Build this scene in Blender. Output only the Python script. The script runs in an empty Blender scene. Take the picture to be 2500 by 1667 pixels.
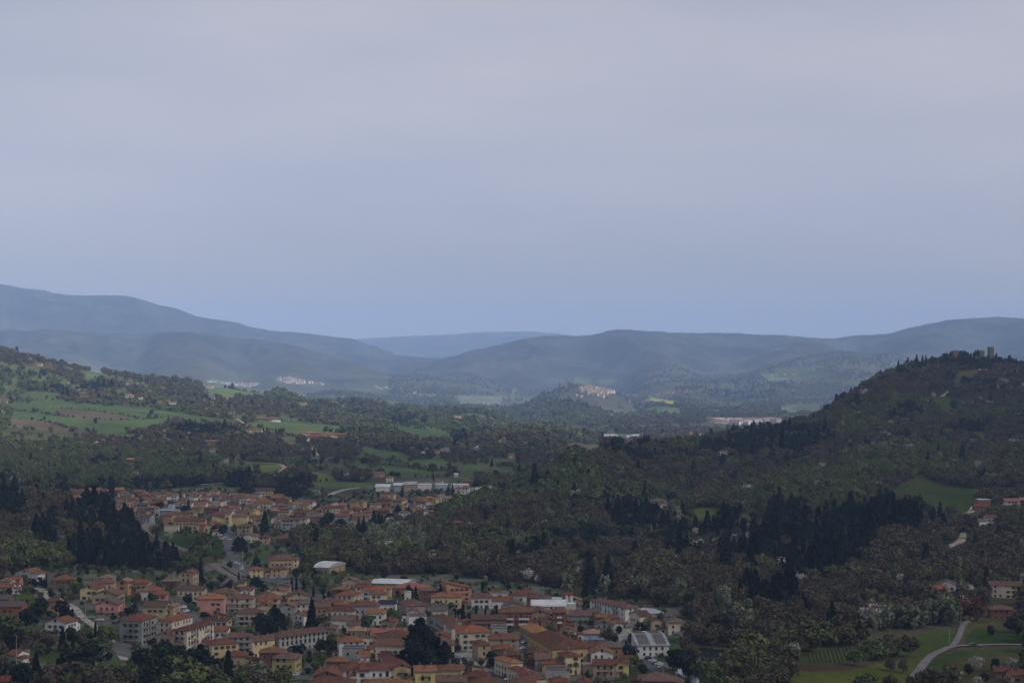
import bpy, math, random
import numpy as np
random.seed(7); RNG = np.random.default_rng(11)
SC = bpy.context.scene; COL = SC.collection
R = math.radians
# ---------------------------------------------------------------- camera, sky, sun, exposure
CAMZ = 150.0; FPX = 4500.0; HOR = 885.0                 # camera height, focal length in photo pixels, horizon row
cd = bpy.data.cameras.new('camera'); cam = bpy.data.objects.new('camera', cd); COL.objects.link(cam)
cam.location = (0, 0, CAMZ); cam.rotation_euler = (R(90), 0, 0)
cd.sensor_width = 36; cd.lens = 36 * FPX / 2500; cd.shift_y = (HOR - 833.5) / 2500
cd.clip_start = 1; cd.clip_end = 90000
SC.camera = cam
SUN_EL, SUN_AZ = 40.0, 116.0                             # azimuth clockwise from +Y (view direction): right, a little behind
w = bpy.data.worlds.new('World'); SC.world = w; w.use_nodes = True
nt = w.node_tree; nt.nodes.clear(); N = nt.nodes.new; L = nt.links.new
out = N('ShaderNodeOutputWorld'); bg = N('ShaderNodeBackground'); bg.inputs[1].default_value = 0.1
sky = N('ShaderNodeTexSky'); sky.sky_type = 'NISHITA'; sky.sun_disc = False
sky.sun_elevation = R(SUN_EL); sky.sun_rotation = R(SUN_AZ); sky.air_density = 1.0; sky.dust_density = 2.0
tc = N('ShaderNodeTexCoord'); mp = N('ShaderNodeMapping'); mp.inputs['Scale'].default_value = (1, 1, 5.0)
L(tc.outputs['Generated'], mp.inputs[0])
ns = N('ShaderNodeTexNoise'); ns.inputs['Scale'].default_value = 2.2; ns.inputs['Detail'].default_value = 4; ns.inputs['Roughness'].default_value = .5
L(mp.outputs[0], ns.inputs['Vector'])
mr = N('ShaderNodeMapRange'); mr.inputs[1].default_value = .34; mr.inputs[2].default_value = .68; mr.inputs[3].default_value = .0; mr.inputs[4].default_value = 1.0
L(ns.outputs[0], mr.inputs[0])
mc = N('ShaderNodeMix'); mc.data_type = 'RGBA'                       # the two greys of the cloud veil
mc.inputs[6].default_value = (4.2, 4.5, 5.6, 1); mc.inputs[7].default_value = (5.9, 5.7, 6.3, 1)
L(mr.outputs[0], mc.inputs[0])
mx = N('ShaderNodeMix'); mx.data_type = 'RGBA'; mx.inputs[0].default_value = .93
L(sky.outputs[0], mx.inputs[6]); L(mc.outputs[2], mx.inputs[7])
sx_ = N('ShaderNodeSeparateXYZ'); L(tc.outputs['Generated'], sx_.inputs[0]); mh = N('ShaderNodeMapRange'); mh.interpolation_type = 'SMOOTHSTEP'; mh.inputs[1].default_value = -.02; mh.inputs[2].default_value = .11; mh.inputs[3].default_value = .95; mh.inputs[4].default_value = 0; L(sx_.outputs[2], mh.inputs[0])
mz = N('ShaderNodeMix'); mz.data_type = 'RGBA'; mz.inputs[7].default_value = (4.7, 3.9, 2.7, 1); L(mh.outputs[0], mz.inputs[0]); L(mx.outputs[2], mz.inputs[6])     # dull smoky air low over the horizon
L(mz.outputs[2], bg.inputs[0]); L(bg.outputs[0], out.inputs[0])
sd = bpy.data.lights.new('sun', 'SUN'); sun = bpy.data.objects.new('sun', sd); COL.objects.link(sun)
sd.energy = 5.0; sd.angle = R(10); sd.color = (1, .93, .84)
sx, sy, sz = math.sin(R(SUN_AZ))*math.cos(R(SUN_EL)), math.cos(R(SUN_AZ))*math.cos(R(SUN_EL)), math.sin(R(SUN_EL))
import mathutils
sun.rotation_euler = mathutils.Vector((sx, sy, sz)).to_track_quat('Z', 'Y').to_euler(); sun.location = (500, -300, 900)
SC.view_settings.view_transform = 'Standard'; SC.view_settings.look = 'None'
SC.view_settings.exposure = 0.0; SC.view_settings.gamma = 1
cy = SC.cycles; cy.max_bounces = 4; cy.diffuse_bounces = 2; cy.glossy_bounces = 2; cy.transmission_bounces = 2
cy.transparent_max_bounces = 8; cy.volume_bounces = 1; cy.use_denoising = True

# ---------------------------------------------------------------- materials
def mat(name, col, col2=None, scale=.3, rand=.0, det=3, rough=.9, gloss=False, wave=None, metal=0):
    m = bpy.data.materials.new(name); m.use_nodes = True; t = m.node_tree; t.nodes.clear()
    o = t.nodes.new('ShaderNodeOutputMaterial')
    if gloss:
        b = t.nodes.new('ShaderNodeBsdfPrincipled'); b.inputs['Roughness'].default_value = rough; b.inputs['Metallic'].default_value = metal
    else: b = t.nodes.new('ShaderNodeBsdfDiffuse')
    t.links.new(b.outputs[0], o.inputs[0])
    if col2 is None: col2 = tuple(c*.72 for c in col)
    tcn = t.nodes.new('ShaderNodeTexCoord'); n = t.nodes.new('ShaderNodeTexNoise')
    n.inputs['Scale'].default_value = scale; n.inputs['Detail'].default_value = det
    g = t.nodes.new('ShaderNodeNewGeometry'); t.links.new(g.outputs['Position'], n.inputs['Vector'])
    r = t.nodes.new('ShaderNodeMapRange'); r.inputs[1].default_value = .35; r.inputs[2].default_value = .65
    t.links.new(n.outputs[0], r.inputs[0])
    x = t.nodes.new('ShaderNodeMix'); x.data_type = 'RGBA'
    x.inputs[6].default_value = (*col, 1); x.inputs[7].default_value = (*col2, 1)
    t.links.new(r.outputs[0], x.inputs[0]); last = x.outputs[2]
    if wave:                                              # courses of roof tiles / planks along local axes
        wv = t.nodes.new('ShaderNodeTexWave'); wv.inputs['Scale'].default_value = wave; wv.inputs['Distortion'].default_value = 1.5
        wv.bands_direction = 'Z'; t.links.new(tcn.outputs['Object'], wv.inputs[0])
        y = t.nodes.new('ShaderNodeMix'); y.data_type = 'RGBA'; y.blend_type = 'MULTIPLY'; y.inputs[7].default_value = (.7, .68, .68, 1)
        t.links.new(wv.outputs[1], y.inputs[0]); t.links.new(last, y.inputs[6]); last = y.outputs[2]
    if rand:
        oi = t.nodes.new('ShaderNodeObjectInfo'); h = t.nodes.new('ShaderNodeHueSaturation')
        a = t.nodes.new('ShaderNodeMapRange'); a.inputs[3].default_value = 1-rand; a.inputs[4].default_value = 1+rand
        t.links.new(oi.outputs['Random'], a.inputs[0]); t.links.new(a.outputs[0], h.inputs['Value'])
        ml = t.nodes.new('ShaderNodeMath'); ml.operation = 'MULTIPLY'; ml.inputs[1].default_value = 7.3
        fr = t.nodes.new('ShaderNodeMath'); fr.operation = 'FRACT'
        t.links.new(oi.outputs['Random'], ml.inputs[0]); t.links.new(ml.outputs[0], fr.inputs[0])
        a2 = t.nodes.new('ShaderNodeMapRange'); a2.inputs[3].default_value = .5-rand*.07; a2.inputs[4].default_value = .5+rand*.07
        t.links.new(fr.outputs[0], a2.inputs[0]); t.links.new(a2.outputs[0], h.inputs['Hue'])
        t.links.new(last, h.inputs['Color']); last = h.outputs[0]
    t.links.new(last, b.inputs[0])
    return m
M = {}
def P(k, *a, **kw): M[k] = mat(k, *a, **kw)
# walls (rendered and painted plaster, brick, stone)
for k, c in dict(white=(.58,.57,.54), cream=(.54,.47,.37), yellow=(.50,.41,.24), bright=(.56,.47,.18), ochre=(.40,.29,.16), tan=(.36,.28,.19),
                 pink=(.46,.235,.20), salmon=(.43,.22,.15), orange=(.39,.215,.12), grey=(.28,.28,.27), brown=(.17,.10,.07), brick=(.24,.10,.07),
                 khaki=(.36,.31,.13), dusty=(.34,.24,.22), blue=(.2,.27,.33), stone=(.15,.125,.105), bluegrey=(.36,.39,.43)).items():
    P('wall_'+k, c, tuple(v*.78 for v in c), scale=.25, rand=.10)
# roofs (terracotta tiles of different ages)
for k, c, c2 in [('red',(.235,.10,.055),(.125,.065,.045)), ('orange',(.32,.14,.065),(.20,.095,.052)), ('brown',(.155,.092,.07),(.095,.065,.054)),
                 ('maroon',(.165,.078,.05),(.10,.055,.041)), ('tan',(.27,.19,.14),(.17,.12,.09)), ('grey',(.13,.115,.105),(.09,.08,.075)),
                 ('salmon',(.28,.13,.09),(.2,.09,.065))]:
    P('roof_'+k, c, c2, scale=.55, rand=.22, det=6, wave=2.2)
P('roof_white', (.5,.51,.52), (.38,.39,.40), scale=.15); P('roof_metal', (.3,.32,.33), (.2,.22,.23), scale=.1, rand=.1)
P('roof_solar', (.03,.035,.05), scale=.5)
P('glass', (.02,.022,.025), rough=.15, gloss=True); P('shutter_brown', (.09,.045,.028)); P('shutter_green', (.03,.08,.05)); P('shutter_grey', (.2,.2,.19))
P('frame', (.3,.28,.25)); P('concrete', (.33,.32,.30), scale=.2); P('iron', (.03,.03,.03)); P('chimney', (.26,.15,.11)); P('steel', (.5,.52,.54)); P('red_paint', (.35,.04,.04))
P('asphalt', (.105,.105,.108), (.07,.07,.073), scale=.15); P('worn_road', (.17,.155,.155), (.125,.115,.118), scale=.25); P('gravel', (.3,.28,.25), (.2,.18,.16), scale=.2); P('dirt_road', (.33,.29,.23), scale=.2)
P('ballast', (.17,.155,.14), (.11,.10,.09), scale=.3); P('rail', (.2,.17,.15)); P('bark', (.07,.055,.045), scale=1.5); P('pale_bark', (.2,.185,.155)); P('line', (.6,.6,.58))
P('car_white', (.6,.6,.6), rough=.25, gloss=True); P('car_grey', (.3,.31,.33), rough=.25, gloss=True); P('car_dark', (.03,.035,.04), rough=.2, gloss=True)
P('car_red', (.3,.03,.02), rough=.2, gloss=True); P('car_teal', (.02,.08,.08), rough=.2, gloss=True); P('tyre', (.02,.02,.02))
P('awning_green', (.03,.2,.13)); P('tarp_blue', (.12,.2,.33)); P('wood', (.16,.1,.06))
# foliage
F = {}
for k, c, c2, rd in [('bare',(.092,.076,.051),(.074,.063,.043),.2), ('olive',(.100,.095,.043),(.080,.077,.037),.18), ('green',(.100,.120,.044),(.080,.098,.037),.2),
                 ('poplar',(.19,.21,.125),(.13,.15,.09),.25), ('conifer',(.021,.031,.023),(.013,.019,.016),.5), ('dark',(.027,.037,.024),(.018,.025,.018),.25),
                 ('cypress',(.014,.02,.014),(.009,.013,.01),.2), ('blossom',(.42,.39,.36),(.25,.23,.2),.2), ('cedar',(.02,.03,.024),(.013,.019,.017),.2),
                 ('palm',(.07,.09,.035),(.04,.055,.025),.1), ('reddish',(.13,.06,.035),(.085,.045,.03),.2)]:
    F[k] = mat('leaf_'+k, c, c2, scale=.35, rand=rd)

# ---------------------------------------------------------------- numpy helpers
def hash2(i, j, s):
    h = (i.astype(np.int64)*374761393 + j.astype(np.int64)*668265263 + s*1442695041) & 0xffffffff
    h = ((h ^ (h >> 13))*1274126177) & 0xffffffff
    return ((h ^ (h >> 16)) & 0xffff)/65535.0
def vnoise(x, y, s=0):
    i, j = np.floor(x), np.floor(y); fx, fy = x-i, y-j
    fx = fx*fx*(3-2*fx); fy = fy*fy*(3-2*fy)
    a, b, c, d = hash2(i,j,s), hash2(i+1,j,s), hash2(i,j+1,s), hash2(i+1,j+1,s)
    return a + (b-a)*fx + (c-a)*fy + (a-b-c+d)*fx*fy
def fbm(x, y, o=4, s=0):
    t = 0; a = .5
    for k in range(o): t = t + a*(vnoise(x*2**k, y*2**k, s+k)-.5); a *= .5
    return t*2
def inpoly(px, py, poly):
    r = np.zeros(px.shape, bool); n = len(poly)
    for k in range(n):
        x1, y1 = poly[k]; x2, y2 = poly[(k+1) % n]
        if y1 == y2: continue
        c = ((y1 > py) != (y2 > py)) & (px < (x2-x1)*(py-y1)/(y2-y1)+x1); r ^= c
    return r
TILE = dict(A=(0,1360,5.107), B=(440,1360,5.107), C=(880,1360,5.107), D=(1320,1360,5.107), E=(100,1150,4.2), F=(600,1150,3.92), G=(1750,1300,3.136),
            H=(1900,800,3.92), K=(0,820,2.94), N=(700,780,3.36), I=(1250,850,3.136), J=(1100,1080,3.36), L=(1700,1050,2.94), Z=(0,0,1))
def tp(t, x, y): a, b, s = TILE[t]; return a+x/s, b+y/s
def tpoly(t, pts): return [tp(t, x, y) for x, y in pts]

# ---------------------------------------------------------------- terrain: heights through surveyed points
CP = []
def cp(px, py, d): CP.append(((px-1250)/FPX, math.log(d), (HOR-py)/FPX*d + CAMZ))
def cz(px, z, d): CP.append(((px-1250)/FPX, math.log(d), z))
for px in (-1200, -400, 300, 900, 1500, 2200, 2900, 3700):
    cz(px, 118, 60); cz(px, 96, 160); cz(px, 60, 300); cz(px, 18, 520); cz(px, 0, 760)
for px in (500, 900, 1300, 1650):
    for d in (900, 1050, 1200): cz(px, 0, d)
for px in (500, 800, 1100): cz(px, 0, 1400); cz(px, -1, 1650); cz(px, 0, 1900)
for px in (350, 600, 900, 1150): cz(px, 1, 2150)
# lower left: knoll with villas, then the pine hill in front of the second village
for a in [(0,1660,850),(250,1640,870),(0,1450,1120),(150,1440,1130),(300,1430,1160),(0,1400,1260),(200,1395,1290),(420,1400,1290)]: cp(*a)
for a in [(0,1345,1400),(0,1290,1520),(0,1245,1600),(100,1290,1480),(200,1340,1400),(120,1235,1640),(220,1245,1620),(300,1270,1560),(200,1300,1450),(360,1330,1440),(420,1390,1330),(-150,1200,1650)]: cp(*a)
cz(380, 2, 1600); cz(440, 0, 1500); cz(100, 10, 1900); cz(250, 3, 1850); cz(-100, 20, 2000)
# left slope
for a in [(60,1150,2350),(200,1100,2750),(200,1040,3250),(200,1000,3650),(200,950,4250),(0,1100,2700),(0,1000,3550),(0,930,4200),
          (400,1100,2800),(400,1040,3350),(400,990,4100),(400,950,4800),(600,1100,2850),(600,1050,3450),(600,1000,4350),(600,960,5300),
          (800,1150,2500),(800,1080,3200),(800,1030,4200),(800,1000,5300),(900,1100,3000),(900,1050,3800),(1000,1150,2500),(1000,1080,3300),(1000,1030,4800),
          (1200,1160,2500),(1200,1100,3200),(1200,1050,4200),(1200,1022,5500),(1350,1100,3300),(1350,1050,4400)]: cp(*a)
for a in [(-200,838,4700),(-100,845,4650),(0,863,4600),(50,876,4600),(100,885,4600),(200,905,4750),(300,918,4950),(400,930,5200),(500,942,5500),(560,950,5600),(700,968,6000),(850,990,6500),(1000,1003,6800),(1150,1012,7000)]: cp(*a)
for a in [(-250,852,5150),(-100,862,5150),(0,874,5150),(100,894,5150),(200,908,5200)]: cp(*a)
for px, z in [(-200,40),(0,0),(200,-20),(400,-40),(600,-60),(800,-70),(1000,-75)]: cz(px, z, 7000 if px < 900 else 8200)
# valley behind
for px in (1250, 1400, 1600, 1800, 2000, 2200, 2400): cz(px, -45, 5000); cz(px, -55, 6500); cz(px, -60, 8200)
for px in (100, 300, 500, 700, 900, 1100): cz(px, -70, 9500)
# right hill: foot, slope, ridge, back
for a in [(1800,1450,1170),(1800,1560,1010),(1950,1640,880),(2100,1560,1000),(2300,1560,1010),(2480,1575,990),(2480,1455,1220),(2300,1445,1210),(2100,1460,1190),(1950,1440,1210),
          (1500,1400,1340),(1300,1390,1340),(1300,1300,1600),(1500,1300,1620),(1500,1235,1850),(1500,1180,2030),(1300,1215,1850),(1180,1230,1900),
          (1700,1380,1400),(1700,1260,1780),(1700,1190,2130),(1900,1380,1380),(1900,1260,1700),(1900,1140,2200),(1900,1080,2500),(2000,1100,2380),
          (2100,1370,1400),(2100,1250,1700),(2100,1200,1850),(2100,1120,2200),(2100,1050,2550),(2100,990,2850),(2300,1350,1450),(2430,1340,1480),(2410,1270,1620),(2300,1205,1830),(2300,1145,2100),(2300,1070,2480),
          (2300,985,2900),(2380,915,3150),(2480,1140,2150),(2480,1250,1700),(2480,1060,2500),(2480,960,3000),(2250,925,3080),(2600,1100,2300),(2600,1300,1600),(2650,950,3050)]: cp(*a)
for a in [(1240,1215,1980),(1300,1190,2000),(1400,1135,2100),(1450,1118,2150),(1500,1108,2200),(1600,1100,2350),(1700,1090,2500),(1829,1068,2620),(1882,1053,2700),(1936,1041,2780),(1976,1033,2850),(2029,1001,2920),(2079,972,3000),(2110,951,3060),(2141,933,3110),(2177,915,3170),(2220,903,3220),(2260,893,3260),
          (2300,889,3300),(2380,887,3300),(2440,890,3320),(2500,897,3350),(2600,900,3400)]: cp(*a)
for px, z, d in [(1240,-8,2300),(1300,-5,2350),(1500,0,2700),(1700,5,3000),(1900,10,3250),(2060,30,3450),(2200,60,3700),(2400,60,3900),(2600,60,3900)]: cz(px, z, d)
for px, d in [(1400,3300),(1700,3800),(2000,4200),(2300,4700),(2600,4700)]: cz(px, -30, d)
# hill with the walled town, its neighbours
for a in [(1300,988,9000),(1345,972,9200),(1375,957,9400),(1410,952,9450),(1450,949,9500),(1480,955,9500),(1510,972,9450),(1540,985,9300),(1400,985,9000),(1500,988,9000),(1600,985,9200),(1650,975,9700),(1690,965,9900),(1750,985,9600)]: cp(*a)
for px in (1350, 1450, 1550): cz(px, -75, 10400)
for a in [(1000,975,10500),(950,965,10800),(880,955,10800),(800,950,11000),(600,950,11000),(400,955,10500),(650,938,12000),(720,935,12300),(600,944,12000),(780,945,12300),(900,950,12000),(1150,972,11500),(1250,975,12500)]: cp(*a)
for a in [(1550,940,12500),(1750,930,12000),(1900,905,12000),(1990,880,12300),(2060,864,12500),(2130,870,12600),(2200,890,12500),(2000,940,11000),(2200,930,11500),(1800,975,10000),(2000,985,9500),(2200,975,9800),(1700,905,13500),(1500,915,14000)]: cp(*a)
# mountains
for a in [(930,915,15000),(1000,900,15300),(1060,887,15600),(1120,868,15800),(1180,852,16000),(1250,835,16200),(1300,823,16400),(1370,817,16500),(1430,818,16500),(1500,813,16600),(1600,811,16600),(1700,809,16700),(1800,811,16800),(1900,819,16900),(1980,824,17000),
          (2030,826,17000),(2100,818,17000),(2160,813,17000),(2220,800,17000),(2290,786,17000),(2350,776,17000),(2430,773,17000),(2500,779,17000),(2600,790,17000),(2900,780,17000)]: cp(*a)
for px in range(1000, 2700, 200): cz(px, -60, 21500)
for a in [(-300,660,19000),(-100,690,19000),(0,703,19000),(80,715,19000),(170,726,19000),(240,730,19000),(310,734,19000),(380,748,19000),(440,762,19000),(480,776,19000),(560,787,19000),(610,800,19000),(680,812,19000),(760,817,19000),(860,828,19200),(920,846,19300),(990,872,19300),(1060,890,19300)]: cp(*a)
for a in [(-200,800,15500),(0,815,15500),(100,818,15500),(200,821,15500),(300,819,15500),(400,818,15500),(460,820,15500),(570,827,15500),(-400,790,15500),(520,823,15500),(620,832,15500),(700,845,15500),(780,862,15300),(860,884,15000),(920,903,14500),(0,880,13500),(300,895,13500),(600,915,13300)]: cp(*a)
for px in range(-200, 900, 200): cz(px, 30, 23500)
for px, z in [(-300,360),(-200,350),(-100,345),(0,340),(100,330),(200,325),(300,320),(400,315),(500,300),(600,270),(700,220),(800,160)]: cz(px, z, 16500)
for px, z in [(1050,120),(1250,180),(1500,220),(1800,200),(2100,190),(2400,220)]: cz(px, z, 14600)
for a in [(700,850,28000),(860,832,30000),(950,827,30000),(1030,824,30000),(1100,821,30000),(1170,815,30000),(1250,812,30000),(1300,812,30000),(1350,816,30000),(1450,830,30000),(1700,850,30000),(300,850,30000),(2200,850,30000)]: cp(*a)
for px in range(-300, 3000, 400): cz(px, -100, 42000)
CPA = np.array(CP); KU = 7.0
cxy = np.stack([CPA[:,0]*KU, CPA[:,1]], 1)
def kern(r): return np.sqrt(r*r+.12**2)
_D = np.sqrt(((cxy[:,None]-cxy[None])**2).sum(-1)+1e-5)
# heights are interpolated after division by the distance, so near and far points weigh alike
_wv = (CPA[:,2]-CAMZ)/np.exp(CPA[:,1]); _w0 = _wv.mean()
_coef = np.linalg.solve(kern(_D)+np.eye(len(_D))*4e-4, _wv-_w0)
US = np.concatenate([np.linspace(-.75,-.31,24,endpoint=False), np.linspace(-.31,.31,860), np.linspace(.31,.75,24)[1:]])
SS = np.concatenate([np.linspace(math.log(60),math.log(780),36,endpoint=False), np.linspace(math.log(780),math.log(6500),620,endpoint=False), np.linspace(math.log(6500),math.log(42000),330)])
GU, GS = np.meshgrid(US, SS); GY = np.exp(GS); GX = GU*GY
W = np.empty(GU.shape)
for r0 in range(0, len(SS), 40):
    q = np.stack([GU[r0:r0+40].ravel()*KU, GS[r0:r0+40].ravel()], 1)
    dd = np.sqrt(((q[:,None,0]-cxy[None,:,0])**2)+((q[:,None,1]-cxy[None,:,1])**2)+1e-5)
    W[r0:r0+40] = (kern(dd)@_coef+_w0).reshape(-1, len(US))
Z = W*GY+CAMZ
# folds and gullies; the towns stay smooth
def smooth(a, b, x): t = np.clip((x-a)/(b-a), 0, 1); return t*t*(3-2*t)
far = smooth(11500, 15000, GY); midf = smooth(2300, 3000, GY)
hill = np.maximum(midf, smooth(.10, .2, GU)*smooth(1250, 1600, GY)*.8)
_wf = np.where(GY > 13500, W, -9).max(0)[None]; _wn = np.where((GY > 13500) & (GY < 17500), W, -9).max(0)[None]     # gullies fade out towards a crest line
crest = np.clip(np.minimum(abs(_wf-W), abs(_wn-W))/.0045, 0.15, 1)
Z += far*crest*(fbm(GX/1500, GY/1500, 6, 3)*85 - abs(fbm(GX/600+GY/2200, GY/1900, 4, 31))*210)
Z += far*fbm(GX/60, GY/260, 3, 55)*9
Z += hill*(1-far)*(fbm(GX/260, GY/260, 4, 9)*(3.5+5.5*smooth(-.02, .06, GU)))
Z += (1-hill)*fbm(GX/120, GY/120, 2, 5)*.6
W = (Z-CAMZ)/GY
WMAX = np.maximum.accumulate(W, 0)                        # what the ground itself hides
def gz(x, y):
    x = np.atleast_1d(np.asarray(x, float)); y = np.atleast_1d(np.asarray(y, float))
    u = x/y; s = np.log(y)
    i = np.clip(np.searchsorted(US, u)-1, 0, len(US)-2); j = np.clip(np.searchsorted(SS, s)-1, 0, len(SS)-2)
    fu = (u-US[i])/(US[i+1]-US[i]); y0, y1 = np.exp(SS[j]), np.exp(SS[j+1]); fs = (y-y0)/(y1-y0)
    return (Z[j,i]*(1-fu)+Z[j,i+1]*fu)*(1-fs)+(Z[j+1,i]*(1-fu)+Z[j+1,i+1]*fu)*fs
def g1(x, y): return float(gz(x, y)[0])
def hit(px, py, h=0., lo=700, hi=40000):
    """the first point on the ground (raised by h metres) that photo pixel (px, py) sees between lo and hi metres"""
    u = (px-1250)/FPX; t = (HOR-py)/FPX
    i = int(np.clip(np.searchsorted(US, u)-1, 0, len(US)-2)); fu = (u-US[i])/(US[i+1]-US[i])
    z = Z[:,i]*(1-fu)+Z[:,i+1]*fu; y = np.exp(SS); p = (z+h-CAMZ)/y
    k = np.where((y >= lo) & (y <= hi))[0]; pk = p[k]; a = np.where(pk >= t)[0]
    if len(a) == 0: j = k[int(np.argmax(pk))]; d = y[j]
    elif a[0] == 0: d = y[k[0]]
    else:
        j = k[a[0]]; f = (t-p[j-1])/(p[j]-p[j-1]); d = y[j-1]+(y[j]-y[j-1])*f
    return u*d, d, g1(u*d, d)
TILE.update(P=(130,1180,7.84), Q=(400,1180,7.84), S=(660,1170,7.84), T=(900,1150,7.84))
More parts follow.
